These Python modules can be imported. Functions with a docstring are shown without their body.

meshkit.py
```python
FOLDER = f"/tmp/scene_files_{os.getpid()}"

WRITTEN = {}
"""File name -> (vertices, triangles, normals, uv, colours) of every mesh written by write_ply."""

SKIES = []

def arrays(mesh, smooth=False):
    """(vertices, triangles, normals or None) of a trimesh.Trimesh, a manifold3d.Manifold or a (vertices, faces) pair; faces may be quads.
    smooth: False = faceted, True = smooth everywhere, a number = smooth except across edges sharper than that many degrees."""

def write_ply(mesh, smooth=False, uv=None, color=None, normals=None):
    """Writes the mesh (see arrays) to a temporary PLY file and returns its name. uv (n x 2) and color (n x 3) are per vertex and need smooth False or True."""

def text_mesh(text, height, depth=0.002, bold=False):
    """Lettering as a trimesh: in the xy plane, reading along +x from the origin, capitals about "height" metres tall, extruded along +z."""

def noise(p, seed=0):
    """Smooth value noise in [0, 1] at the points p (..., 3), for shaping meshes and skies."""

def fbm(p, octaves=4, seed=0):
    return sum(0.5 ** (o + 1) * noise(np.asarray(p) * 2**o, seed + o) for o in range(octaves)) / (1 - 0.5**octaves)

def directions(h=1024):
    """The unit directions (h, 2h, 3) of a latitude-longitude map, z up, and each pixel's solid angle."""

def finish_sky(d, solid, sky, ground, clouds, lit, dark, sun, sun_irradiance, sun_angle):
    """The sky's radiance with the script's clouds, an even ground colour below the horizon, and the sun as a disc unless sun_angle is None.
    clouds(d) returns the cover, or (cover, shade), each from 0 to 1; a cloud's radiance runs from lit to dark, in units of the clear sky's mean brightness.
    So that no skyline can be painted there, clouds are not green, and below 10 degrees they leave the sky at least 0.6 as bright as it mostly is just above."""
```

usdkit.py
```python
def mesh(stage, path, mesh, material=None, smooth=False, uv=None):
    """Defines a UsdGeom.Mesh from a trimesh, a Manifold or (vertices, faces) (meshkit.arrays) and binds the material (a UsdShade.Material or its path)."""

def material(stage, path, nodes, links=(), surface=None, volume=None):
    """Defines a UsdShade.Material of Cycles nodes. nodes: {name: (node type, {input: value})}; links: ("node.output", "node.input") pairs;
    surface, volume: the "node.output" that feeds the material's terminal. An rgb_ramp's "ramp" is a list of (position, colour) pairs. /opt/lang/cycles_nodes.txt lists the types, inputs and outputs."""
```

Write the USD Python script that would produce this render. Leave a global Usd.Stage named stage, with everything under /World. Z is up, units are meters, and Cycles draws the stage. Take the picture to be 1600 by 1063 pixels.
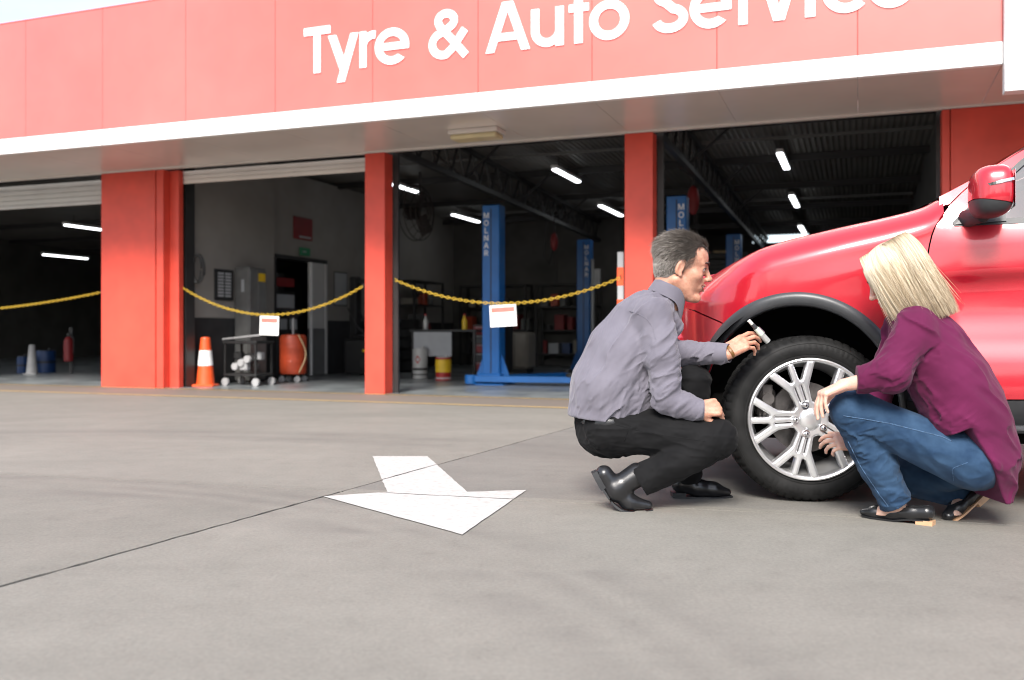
import math, random
import numpy as np, trimesh, usdkit, meshkit
from pxr import Usd, UsdGeom, UsdLux, UsdShade, Gf, Sdf, Vt
from shapely.geometry import Polygon, LineString, Point, box as sbox, MultiPolygon
from shapely import affinity
from shapely.ops import unary_union
from scipy.spatial import Delaunay
from scipy.spatial.transform import Rotation as Rot

stage = Usd.Stage.CreateInMemory()
UsdGeom.SetStageUpAxis(stage, UsdGeom.Tokens.z)
UsdGeom.SetStageMetersPerUnit(stage, 1.0)
UsdGeom.Xform.Define(stage, '/World')
UsdGeom.Scope.Define(stage, '/World/Looks')

# ---------------------------------------------------------------- camera, sky, sun
EYE = 0.75
cam = UsdGeom.Camera.Define(stage, '/World/camera')
cam.AddTranslateOp().Set(Gf.Vec3d(0, 0, EYE))
cam.AddRotateXYZOp().Set(Gf.Vec3f(90, 0, 0))
cam.CreateHorizontalApertureAttr(36.0)
cam.CreateVerticalApertureAttr(36.0 * 1063 / 1600)
cam.CreateFocalLengthAttr(32.625)
cam.CreateVerticalApertureOffsetAttr(-0.304)
cam.CreateClippingRangeAttr(Gf.Vec2f(0.05, 2000))
cam.CreateFStopAttr(2.2)
cam.CreateFocusDistanceAttr(3.95)
cam.CreateExposureAttr(2.2)

SUN_EL, SUN_AZ = math.radians(42), math.radians(196)       # azimuth = atan2(x, y) of the direction towards the sun
sky_mat = usdkit.material(stage, '/World/Looks/sky_air', {
    'tc': ('texture_coordinate', {}),
    'mp': ('mapping', {'scale': (1.0, 1.0, 2.2)}),
    'n': ('noise_texture', {'scale': 2.6, 'detail': 7.0, 'roughness': 0.55, 'distortion': 0.3}),
    'r': ('rgb_ramp', {'ramp': [(0.36, (0.25, 0.25, 0.25)), (0.66, (0.95, 0.95, 0.95))]}),
    'bw': ('rgb_to_bw', {}),
    'sky': ('sky_texture', {'sky_type': 'single_scattering', 'sun_disc': False, 'sun_elevation': SUN_EL, 'sun_rotation': SUN_AZ, 'altitude': 50.0, 'aerosol_density': 2.0}),
    'cl': ('mix_color', {'blend_type': 'mix', 'a': (0, 0, 0), 'b': (2.35, 2.42, 2.58), 'use_clamp': False}),
    'bg': ('background_shader', {'strength': 0.1}),
}, [('tc.generated', 'mp.vector'), ('mp.vector', 'n.vector'), ('n.fac', 'r.fac'), ('r.color', 'bw.color'), ('bw.val', 'cl.fac'), ('sky.color', 'cl.a'),
    ('cl.result', 'bg.color')], surface='bg.background')
dome = UsdLux.DomeLight.Define(stage, '/World/sky')
dome.CreateIntensityAttr(1.0)
UsdShade.MaterialBindingAPI.Apply(dome.GetPrim()).Bind(sky_mat)
dome.GetPrim().SetCustomDataByKey('kind', 'structure')
sun = UsdLux.DistantLight.Define(stage, '/World/sun')
sun.CreateNormalizeAttr(True)
sun.CreateIntensityAttr(0.40)
sun.CreateAngleAttr(22.0)
sun.CreateColorAttr(Gf.Vec3f(1.0, 0.955, 0.90))
sun.AddRotateXYZOp().Set(Gf.Vec3f(90 - math.degrees(SUN_EL), 0, 180 - math.degrees(SUN_AZ)))

# ---------------------------------------------------------------- helpers
F, CX, CY = 1450.0, 800.0, 518.0
TH = math.radians(20.6)
U = np.array([math.cos(TH), -math.sin(TH), 0.0]); N = np.array([math.sin(TH), math.cos(TH), 0.0])
O = np.array([-1.645408, 11.096939, 0.0])
FRAME = np.eye(4); FRAME[:3, 0] = U; FRAME[:3, 1] = N; FRAME[:3, 3] = O
def L(s, t, z=0.0): return O + s * U + t * N + np.array([0, 0, z])      # the building's own axes: along the front, inwards, up
def ground_at(px, py, z=0.0):
    d = F * (EYE - z) / (py - CY); return np.array([(px - CX) / F * d, d, z])
def at(px, py, d): return np.array([(px - CX) / F * d, d, EYE + (CY - py) / F * d])

names = {}
def free(path):
    if path not in names:
        names[path] = 0; return path
    names[path] += 1
    return f'{path}_{names[path]:03d}'
def tag(prim, label=None, cat=None, group=None, kind=None):
    p = prim.GetPrim() if hasattr(prim, 'GetPrim') else prim
    for k, v in (('label', label), ('category', cat), ('group', group), ('kind', kind)):
        if v: p.SetCustomDataByKey(k, v)
    return prim
class Thing:
    """An Xform at the thing's base; parts are given in world axes unless local."""
    def __init__(self, name, label=None, cat=None, base=(0, 0, 0), rz=0.0, group=None, kind=None):
        self.path = free('/World/' + name)
        self.x = UsdGeom.Xform.Define(stage, self.path)
        self.base, self.rz = np.array(base, float), rz
        self.x.AddTranslateOp().Set(Gf.Vec3d(*map(float, base)))
        if rz: self.x.AddRotateZOp().Set(math.degrees(rz))
        c, s = math.cos(-rz), math.sin(-rz)
        self.inv = np.eye(4); self.inv[:2, :2] = [[c, -s], [s, c]]; self.inv[:3, 3] = -self.inv[:3, :3] @ self.base
        tag(self.x, label, cat, group, kind)
    def part(self, name, mesh, mat, smooth=False, local=False, parent=None, label=None, kind=None):
        m = mesh.copy()
        if not local: m.apply_transform(self.inv)
        m.remove_unreferenced_vertices(); path = free((parent or self.path) + '/' + name)
        p = usdkit.mesh(stage, path, m, mat, smooth)
        tag(p, label, None, None, kind)
        return path
    def curves(self, name, strands, widths, mat, parent=None, label=None):
        path = free((parent or self.path) + '/' + name)
        c = UsdGeom.BasisCurves.Define(stage, path)
        pts = np.concatenate(strands) @ self.inv[:3, :3].T + self.inv[:3, 3]
        c.CreateTypeAttr('linear'); c.CreateCurveVertexCountsAttr(Vt.IntArray([len(x) for x in strands]))
        c.CreatePointsAttr(Vt.Vec3fArray.FromNumpy(pts.astype(np.float32)))
        c.CreateWidthsAttr(Vt.FloatArray.FromNumpy(np.concatenate(widths).astype(np.float32))); c.SetWidthsInterpolation('vertex')
        UsdShade.MaterialBindingAPI.Apply(c.GetPrim()).Bind(mat)
        tag(c, label); return path
def single(name, mesh, mat, label=None, cat=None, group=None, kind=None, smooth=False):
    path = free('/World/' + name); mesh.remove_unreferenced_vertices()
    return tag(usdkit.mesh(stage, path, mesh, mat, smooth), label, cat, group, kind)
def copy_of(src, loc, rz, label=None):
    """A copy of a thing with its parts, by internal reference."""
    path = free(src.path if not src.path[-4] == '_' else src.path[:-4])
    x = UsdGeom.Xform.Define(stage, path)
    x.GetPrim().GetReferences().AddInternalReference(Sdf.Path(src.path)); x.GetPrim().SetInstanceable(True)
    ops = x.GetOrderedXformOps() if False else []
    x.ClearXformOpOrder()
    x.AddTranslateOp(opSuffix='place').Set(Gf.Vec3d(*map(float, loc)))
    x.AddRotateZOp(opSuffix='turn').Set(math.degrees(rz))
    if label: x.GetPrim().SetCustomDataByKey('label', label)
    return x

# meshes
cat = trimesh.util.concatenate
def bx(x0, x1, y0, y1, z0, z1, bev=0.0):
    if bev <= 0:
        m = trimesh.creation.box((x1 - x0, y1 - y0, z1 - z0)); m.apply_translation(((x0 + x1) / 2, (y0 + y1) / 2, (z0 + z1) / 2)); return m
    p = []
    for sx in (0, 1):
        for sy in (0, 1):
            for sz in (0, 1):
                c = np.array([(x0, x1)[sx], (y0, y1)[sy], (z0, z1)[sz]]); d = np.array([1 - 2 * sx, 1 - 2 * sy, 1 - 2 * sz]) * bev
                for k in range(3):
                    q = c + d; q[k] = c[k]; p.append(q)
    return trimesh.convex.convex_hull(np.array(p))
def lbx(s0, s1, t0, t1, z0, z1, bev=0.0):
    m = bx(s0, s1, t0, t1, z0, z1, bev); m.apply_transform(FRAME); return m
def frames(P, up=(0, 0, 1)):
    P = np.asarray(P, float); T = np.gradient(P, axis=0); T /= np.linalg.norm(T, axis=1, keepdims=True) + 1e-12
    u0 = np.array(up, float)
    if abs(T[0] @ u0) > 0.95: u0 = np.array([1.0, 0, 0])
    a = u0 - (u0 @ T[0]) * T[0]; a /= np.linalg.norm(a); A = [a]
    for k in range(1, len(P)):
        a = A[-1] - (A[-1] @ T[k]) * T[k]; a /= np.linalg.norm(a) + 1e-12; A.append(a)
    A = np.array(A); return T, A, np.cross(T, A)
def tube(P, r, n=10, closed=False, caps=True):
    P = np.asarray(P, float); r = np.broadcast_to(r, (len(P),)).astype(float)
    T, A, B = frames(P)
    if closed:
        T = np.roll(P, -1, 0) - np.roll(P, 1, 0); T /= np.linalg.norm(T, axis=1, keepdims=True)
    a = np.linspace(0, 2 * np.pi, n, endpoint=False)
    V = (P[:, None] + r[:, None, None] * (np.cos(a)[None, :, None] * A[:, None] + np.sin(a)[None, :, None] * B[:, None])).reshape(-1, 3)
    f = []; m = len(P)
    for i in range(m if closed else m - 1):
        j = (i + 1) % m
        for k in range(n):
            l = (k + 1) % n; f += [(i * n + k, j * n + k, j * n + l), (i * n + k, j * n + l, i * n + l)]
    if caps and not closed:
        V = np.vstack([V, P[0], P[-1]]); c0, c1 = len(V) - 2, len(V) - 1
        for k in range(n):
            l = (k + 1) % n; f += [(c0, k, l), (c1, (m - 1) * n + l, (m - 1) * n + k)]
    mesh = trimesh.Trimesh(V, np.array(f), process=False)
    if not closed and mesh.volume < 0: mesh.invert()
    return mesh
def bar(p, q, w, h=None, up=(0, 0, 1)):
    p, q = np.array(p, float), np.array(q, float); d = q - p; l = np.linalg.norm(d); x = d / l
    u = np.array(up, float)
    if abs(u @ x) > .98: u = np.array([1.0, 0, 0])
    y = np.cross(u, x); y /= np.linalg.norm(y); z = np.cross(x, y)
    m = trimesh.creation.box((l, w, h or w)); T = np.eye(4); T[:3, 0], T[:3, 1], T[:3, 2], T[:3, 3] = x, y, z, (p + q) / 2
    m.apply_transform(T); return m
def revolve(prof, n=32, axis='z', center=(0, 0, 0)):
    m = trimesh.creation.revolve(np.asarray(prof, float), sections=n)
    if m.volume < 0: m.invert()
    if axis == 'y': m.apply_transform(trimesh.transformations.rotation_matrix(-math.pi / 2, (1, 0, 0)))
    if axis == 'x': m.apply_transform(trimesh.transformations.rotation_matrix(math.pi / 2, (0, 1, 0)))
    m.apply_translation(center); return m
def extrude(poly, h):
    gs = getattr(poly, 'geoms', [poly])
    return cat([trimesh.creation.extrude_polygon(g, h, engine='earcut') for g in gs if g.area > 1e-9])
def sheet(poly, z):
    out = []
    for g in getattr(poly, 'geoms', [poly]):
        if g.area < 1e-8: continue
        v, f = trimesh.creation.triangulate_polygon(g, engine='earcut')
        m = trimesh.Trimesh(np.column_stack([v, np.full(len(v), z)]), f, process=False)
        if m.face_normals[0][2] < 0: m.invert()
        out.append(m)
    return cat(out)
def move(m, T=None, loc=None, rot=None):
    m = m.copy()
    if rot is not None:
        R = np.eye(4); R[:3, :3] = rot; m.apply_transform(R)
    if T is not None: m.apply_transform(T)
    if loc is not None: m.apply_translation(loc)
    return m
def polyextrude_vert(poly, h, origin, xd, yd, back=True):
    """A polygon drawn in (x right, z up) on a vertical face, given depth h away from the viewer side."""
    m = extrude(poly, h); xd = np.array(xd, float); zd = np.array([0, 0, 1.0]); yd = np.array(yd, float)
    T = np.eye(4); T[:3, 0], T[:3, 1], T[:3, 2], T[:3, 3] = xd, zd, yd, origin
    m.apply_transform(T)
    if m.volume < 0: m.invert()
    return m

# materials
def mat(name, col, rough=0.5, var=0.12, scale=3.0, metallic=0.0, bump=0.0, bscale=120.0, coat=0.0, spec=0.5, coord='pos', rvar=0.0, detail=4.0, col2=None, extra=None, stretch=None):
    col = np.array(col, float); c2 = np.array(col2, float) if col2 is not None else np.clip(col * (1 + var), 0, 0.95)
    c1 = col if col2 is not None else col * (1 - var)
    p = {'metallic': metallic, 'roughness': rough, 'coat_weight': coat, 'coat_roughness': 0.04, 'specular_ior_level': spec}
    p.update(extra or {})
    nodes = {'g': ('geometry', {}), 'mp': ('mapping', {'scale': tuple(stretch or (1, 1, 1))}), 'n': ('noise_texture', {'scale': scale, 'detail': detail, 'roughness': 0.6}),
             'r': ('rgb_ramp', {'ramp': [(0.32, tuple(c1)), (0.68, tuple(c2))]}), 'p': ('principled_bsdf', p)}
    links = [('g.position', 'mp.vector'), ('mp.vector', 'n.vector'), ('n.fac', 'r.fac'), ('r.color', 'p.base_color')]
    if rvar:
        nodes['rr'] = ('map_range', {'from_min': 0.3, 'from_max': 0.7, 'to_min': max(0, rough - rvar), 'to_max': min(1, rough + rvar)})
        links += [('n.fac', 'rr.value'), ('rr.result', 'p.roughness')]
    if bump:
        nodes['bn'] = ('noise_texture', {'scale': bscale, 'detail': 3.0}); nodes['b'] = ('bump', {'strength': bump, 'distance': 0.004})
        links += [('mp.vector', 'bn.vector'), ('bn.fac', 'b.height'), ('b.normal', 'p.normal')]
    return usdkit.material(stage, '/World/Looks/' + name, nodes, links, surface='p.BSDF')
def glow(name, col, strength):
    return usdkit.material(stage, '/World/Looks/' + name, {'e': ('emission', {'color': tuple(col), 'strength': strength})}, [], surface='e.emission')
# ---------------------------------------------------------------- ground
def concrete(name, a, b, seed, rough=0.75):
    return usdkit.material(stage, '/World/Looks/' + name, {
        'g': ('geometry', {}),
        'n1': ('noise_texture', {'scale': 0.55, 'detail': 6.0, 'roughness': 0.6, 'distortion': 0.6}),
        'n2': ('noise_texture', {'scale': 9.0, 'detail': 8.0, 'roughness': 0.7}),
        'n3': ('noise_texture', {'scale': 75.0, 'detail': 6.0, 'roughness': 0.85}),
        'mv': ('mapping', {'rotation': (0, 0, 0.5 + seed), 'scale': (0.35, 1.6, 1.0)}),
        'n4': ('noise_texture', {'scale': 1.6, 'detail': 5.0, 'roughness': 0.55, 'distortion': 0.8}),
        'cv': ('mapping', {'location': (2.9, -1.2, 0)}), 'ln': ('separate_xyz', {}), 'x2': ('math', {'math_type': 'multiply'}), 'y2': ('math', {'math_type': 'multiply'}), 'ad': ('math', {'math_type': 'add'}), 'rt': ('math', {'math_type': 'sqrt'}),
        'band': ('rgb_ramp', {'ramp': [(0.0, (0, 0, 0)), (0.30, (0, 0, 0)), (0.325, (1, 1, 1)), (0.333, (0.2, 0.2, 0.2)), (0.341, (1, 1, 1)), (0.349, (0.2, 0.2, 0.2)), (0.357, (1, 1, 1)), (0.375, (0, 0, 0)), (0.52, (0, 0, 0)), (0.545, (0.9, 0.9, 0.9)), (0.56, (0.2, 0.2, 0.2)), (0.575, (0.9, 0.9, 0.9)), (0.60, (0, 0, 0)), (1, (0, 0, 0))]}), 'dv': ('math', {'math_type': 'divide', 'value2': 10.0}),
        'bbw': ('rgb_to_bw', {}), 'wear': ('math', {'math_type': 'multiply'}), 'wr2': ('map_range', {'from_min': 0.38, 'from_max': 0.62, 'to_min': 0.0, 'to_max': 0.42, 'clamp': True}), 'mk': ('mix_color', {'blend_type': 'mix', 'b': (0.075, 0.070, 0.066)}),
        'm12': ('mix_float', {'fac': 0.35}), 'm3': ('mix_float', {'fac': 0.50}), 'm4': ('mix_float', {'fac': 0.25}),
        'r': ('rgb_ramp', {'ramp': [(0.36, a), (0.64, b)]}),
        'sp': ('rgb_ramp', {'ramp': [(0.30, (0.72, 0.71, 0.70)), (0.40, (1, 1, 1))]}),
        'mx': ('mix_color', {'blend_type': 'multiply', 'fac': 0.35}),
        'rr': ('map_range', {'from_min': 0.3, 'from_max': 0.7, 'to_min': rough + 0.08, 'to_max': rough - 0.12}),
        'bm': ('bump', {'strength': 0.35, 'distance': 0.003}),
        'p': ('principled_bsdf', {'specular_ior_level': 0.35}),
    }, [('g.position', 'n1.vector'), ('g.position', 'n2.vector'), ('g.position', 'n3.vector'), ('g.position', 'mv.vector'), ('mv.vector', 'n4.vector'),
        ('n1.fac', 'm12.a'), ('n2.fac', 'm12.b'), ('m12.result', 'm4.a'), ('n4.fac', 'm4.b'), ('m4.result', 'm3.a'), ('n3.fac', 'm3.b'), ('m3.result', 'r.fac'),
        ('n2.fac', 'sp.fac'), ('r.color', 'mx.a'), ('sp.color', 'mx.b'), ('g.position', 'cv.vector'), ('cv.vector', 'ln.vector'), ('ln.x', 'x2.value1'), ('ln.x', 'x2.value2'), ('ln.y', 'y2.value1'), ('ln.y', 'y2.value2'), ('x2.value', 'ad.value1'), ('y2.value', 'ad.value2'), ('ad.value', 'rt.value1'), ('rt.value', 'dv.value1'), ('dv.value', 'band.fac'), ('band.color', 'bbw.color'), ('bbw.val', 'wear.value1'), ('n4.fac', 'wr2.value'), ('wr2.result', 'wear.value2'), ('mx.result', 'mk.a'), ('wear.value', 'mk.fac'), ('mk.result', 'p.base_color'), ('n1.fac', 'rr.value'), ('rr.result', 'p.roughness'),
        ('n3.fac', 'bm.height'), ('bm.normal', 'p.normal')], surface='p.BSDF')
m_slab = concrete('grey_concrete', (0.108, 0.102, 0.089), (0.226, 0.215, 0.188), 0.0)
m_slab2 = concrete('grey_concrete_worn', (0.118, 0.112, 0.098), (0.236, 0.225, 0.198), 1.1)
m_slab3 = concrete('grey_concrete_damp', (0.098, 0.094, 0.086), (0.206, 0.198, 0.178), 2.3)
m_apron = concrete('dusty_apron_concrete', (0.125, 0.106, 0.09), (0.185, 0.160, 0.14), 0.7)
m_joint = mat('joint_dirt', (0.012, 0.011, 0.010), 0.95, 0.4, 30, spec=0.1)
m_paint = mat('white_road_paint', (0.33, 0.325, 0.31), 0.65, 0.05, 30, bump=0.3, bscale=180, col2=(0.47, 0.463, 0.445), detail=9)
m_yellow_line = mat('worn_yellow_paint', (0.36, 0.25, 0.11), 0.7, 0.3, 8, col2=(0.52, 0.37, 0.14))
m_floor = mat('workshop_floor_paint', (0.15, 0.165, 0.17), 0.32, 0.25, 1.5, rvar=0.1, spec=0.5)
ground = Thing('ground', None, None, (0, 0, 0), kind='structure')
ground.part('ground_base', sheet(sbox(-600, -600, 600, 600), -0.03), m_joint)
def half(p, q, side):
    p, q = np.array(p[:2]), np.array(q[:2]); d = (q - p) / np.linalg.norm(q - p); n = np.array([-d[1], d[0]]) * side; R = 700
    return Polygon([p - d * R, p + d * R, p + d * R + n * R, p - d * R + n * R])
J1 = (ground_at(0, 917), ground_at(535, 768)); J2 = (ground_at(0, 737), ground_at(1340, 803))
A1 = (L(0, -1.19), L(1, -1.19)); A0 = (L(0, 0), L(1, 0))
big = sbox(-300, -300, 300, 300); front = big.intersection(half(*A1, -1))
line1 = LineString([J1[0][:2] + (J1[0] - J1[1])[:2] * 200, J1[1][:2], J1[1][:2] + (J1[1] - J1[0])[:2] * 200])
line2 = LineString([J2[0][:2] + (J2[0] - J2[1])[:2] * 200, J2[1][:2] + (J2[1] - J2[0])[:2] * 200])
rngj = random.Random(3)
def ragged(p, q, w0, w1, step=0.07):
    """The joint's opening as a strip with a slightly broken edge."""
    p, q = np.array(p[:2]), np.array(q[:2]); d = q - p; l = np.linalg.norm(d); d /= l; n = np.array([-d[1], d[0]]); k = int(l / step)
    a, b = [], []
    for i in range(k + 1):
        c = p + d * l * i / k; w = w0 + (w1 - w0) * i / k
        a.append(c + n * (w / 2 + rngj.uniform(-.25, .45) * w)); b.append(c - n * (w / 2 + rngj.uniform(-.25, .45) * w))
    return Polygon(a + b[::-1]).buffer(0)
X12 = J1[1][:2]
e1 = (J1[1] - J1[0])[:2] / np.linalg.norm((J1[1] - J1[0])[:2]); e2 = (J2[1] - J2[0])[:2] / np.linalg.norm((J2[1] - J2[0])[:2])
gaps = unary_union([ragged(X12 - e1 * 6, X12, 0.016, 0.015), ragged(X12, X12 + e1 * 7, 0.008, 0.008), ragged(X12 - e2 * 8, X12, 0.006, 0.006), ragged(X12, X12 + e2 * 9, 0.010, 0.008),
                    LineString([X12 - e1 * 200, X12 - e1 * 6]).buffer(0.004), LineString([X12 + e1 * 7, X12 + e1 * 200]).buffer(0.003), LineString([X12 - e2 * 200, X12 - e2 * 8]).buffer(0.003), LineString([X12 + e2 * 9, X12 + e2 * 200]).buffer(0.003)])
for i, (a, b) in enumerate(((1, 1), (1, -1), (-1, 1), (-1, -1))):
    reg = front.intersection(half(J1[0], J1[1], a)).intersection(half(J2[0], J2[1], b)).difference(gaps)
    m = extrude(reg, 0.03); m.apply_translation((0, 0, -0.03 + 0.0)); ground.part('concrete_slab', m, (m_slab2, m_slab, m_slab3, m_slab2)[i])
ap = extrude(big.intersection(half(*A1, 1)).intersection(half(*A0, -1)).difference(LineString([L(-200, -1.19)[:2], L(200, -1.19)[:2]]).buffer(0.004)), 0.031); ap.apply_translation((0, 0, -0.03))
ground.part('concrete_apron', ap, m_apron)
ground.part('painted_line', sheet(Polygon([L(-60, -1.18)[:2], L(60, -1.18)[:2], L(60, -1.10)[:2], L(-60, -1.10)[:2]]), 0.005), m_yellow_line)
ground.part('painted_line', sheet(Polygon([L(-60, -0.09)[:2], L(60, -0.09)[:2], L(60, -0.025)[:2], L(-60, -0.025)[:2]]), 0.005), m_yellow_line)
arrow = Polygon([ground_at(*p)[:2] for p in ((582, 714), (668, 714), (730, 770), (823, 767), (722, 837), (505, 777), (605, 770))])
wobble = np.random.default_rng(4)
arrow = Polygon([np.array(q) + wobble.normal(0, 0.0012, 2) for q in arrow.segmentize(0.05).exterior.coords[:-1]])
single('painted_arrow', sheet(arrow.difference(gaps.buffer(0.0005)), 0.004), m_paint, 'white arrow painted on the concrete forecourt pointing towards the viewer', 'road marking')
single('workshop_floor', sheet(Polygon([L(-18, 0)[:2], L(9.5, 0)[:2], L(9.5, 14)[:2], L(-18, 14)[:2]]), 0.006), m_floor, kind='structure')

# ---------------------------------------------------------------- building
m_red = mat('red_wall_paint', (0.60, 0.060, 0.035), 0.5, 0.13, 2.2, bump=0.08, bscale=60)
m_fascia = mat('red_sign_panel', (0.64, 0.105, 0.085), 0.25, 0.16, 0.5, coat=0.5, spec=0.6)  # soft cloud reflections put into the colour as broad paler and deeper patches
m_white = mat('white_metal', (0.80, 0.80, 0.79), 0.4, 0.03, 2)
m_letter = mat('white_letter', (0.82, 0.82, 0.82), 0.4, 0.02, 2)
m_soffit = mat('soffit_sheet', (0.66, 0.60, 0.55), 0.22, 0.06, 0.9, spec=0.6)
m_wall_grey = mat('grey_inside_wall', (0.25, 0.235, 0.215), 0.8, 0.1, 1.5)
m_dado = mat('black_dado_paint', (0.02, 0.02, 0.021), 0.6, 0.3, 4)
m_roof = mat('roof_sheet', (0.14, 0.13, 0.118), 0.5, 0.15, 1.5)
m_steel = mat('dark_steel', (0.018, 0.017, 0.017), 0.5, 0.2, 6)
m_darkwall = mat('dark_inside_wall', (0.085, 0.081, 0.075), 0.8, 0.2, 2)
m_shutter = mat('pale_shutter', (0.50, 0.49, 0.475), 0.45, 0.05, 3)
m_darkshutter = mat('dark_shutter', (0.04, 0.04, 0.042), 0.55, 0.15, 2)
B = Thing('workshop_building', 'red fronted tyre workshop with open bays and a white lettered fascia', 'building', O, -TH)
ZS, TF = 2.90, -1.45
joints = [-16.4 + 0.0] + [-3.92 - 1.175 * k for k in range(10, 0, -1)] + [-3.924, -2.745, -1.564, -0.39, 0.783, 1.949, 3.099, 4.247, 5.419, 6.51]
g = 0.0015
for a, b in zip(joints[:-1], joints[1:]):
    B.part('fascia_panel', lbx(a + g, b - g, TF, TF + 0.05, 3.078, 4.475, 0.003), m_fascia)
    B.part('band_panel', lbx(a + 0.0015, b - 0.0015, TF - 0.012, TF + 0.05, 2.895, 3.075, 0.003), m_white)
    B.part('soffit_panel', lbx(a + 0.002, b - 0.002, TF + 0.052, -0.002, ZS, ZS + 0.03), m_soffit)
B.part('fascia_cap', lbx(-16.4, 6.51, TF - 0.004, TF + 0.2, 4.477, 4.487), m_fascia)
# unseen row of trees added behind the viewer for paintwork and panes to reflect
rng_t = np.random.default_rng(12); crowns = []
for k in range(46):
    c_ = trimesh.creation.icosphere(3, 1.0); v_ = c_.vertices * (1 + .35 * (meshkit.fbm(c_.vertices * 2.2 + k * 7.3, 3, k) - .5)[:, None]) * [rng_t.uniform(2.2, 3.6), 2.0, rng_t.uniform(1.6, 2.6)] + [-46 + 2.0 * k + rng_t.normal(0, .5), -24 + rng_t.normal(0, 1.6), rng_t.uniform(1.5, 2.6)]
    crowns.append(trimesh.Trimesh(v_, c_.faces, process=False))
single('added_reflection_trees', cat(crowns), mat('dark_foliage', (0.025, 0.04, 0.018), 0.8, 0.5, 3), kind='stuff', label='unseen dark row of trees added behind the viewer for the car to reflect', cat='trees', smooth=True)
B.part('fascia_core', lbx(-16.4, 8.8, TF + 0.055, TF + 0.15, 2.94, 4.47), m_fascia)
B.part('white_sign_panel', lbx(6.515, 8.8, TF - 0.09, TF + 0.05, 2.655, 5.2, 0.004), m_white)
B.part('soffit_panel', lbx(6.515, 8.8, TF + 0.053, -0.002, ZS, ZS + 0.03), m_soffit)
# header trims behind the soffit's back edge
B.part('header_trim', lbx(-16.4, 8.8, 0.0, 0.06, ZS - 0.015, ZS + 0.14), m_soffit)
# piers
def pier(s0, s1, t0=0.0, t1=0.2, z1=ZS - 0.018): B.part('pier', lbx(s0, s1, t0, t1, 0.0, z1, 0.004), m_red)
pier(-4.188, -3.275, 0.0, 0.45); pier(-3.268, -3.152, 0.012, 0.24); pier(-3.15, -3.0, 0.13, 0.22)
pier(-0.13, 0.138); pier(3.057, 3.365); pier(6.176, 6.245, 0.006, 0.4); pier(6.252, 8.8, 0.0, 0.4); pier(-9.0, -8.1, 0, 0.45)
# shutters rolled up above two bays
m_s = []
for a, b, zb in ((-8.1, -4.19, 2.64),):
    z = ZS - 0.05; k = 0
    while z > zb:
        prof = Polygon([(0, 0), (0.012, 0.012), (0.012, 0.05), (0, 0.068), (0.02, 0.068), (0.02, 0)])
        m = lbx(a, b, 0.24, 0.252, z - 0.066, z, 0.005); B.part('shutter_slat', m, m_shutter); z -= 0.070; k += 1
    B.part('shutter_rail', lbx(a, b, 0.235, 0.26, z - 0.05, z, 0.006), m_shutter)
for a, b in ((-2.9, -0.13), (0.138, 3.057)):
    if a < -1:
        [B.part('header_slat', lbx(-2.995, b, 0.205, 0.235, ZS - .02 - .056 * (k + 1), ZS - .023 - .056 * k, 0.007), m_soffit) for k in range(3)]
for a in (-3.035, -0.165, 0.142, 3.02, 3.37, 6.14): B.part('door_guide', lbx(a, a + (0.07 if a > -1 else .04), 0.2 if a > -1 else 0.26, 0.24 if a > -1 else .44, 0, ZS + .1), m_steel)
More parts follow.
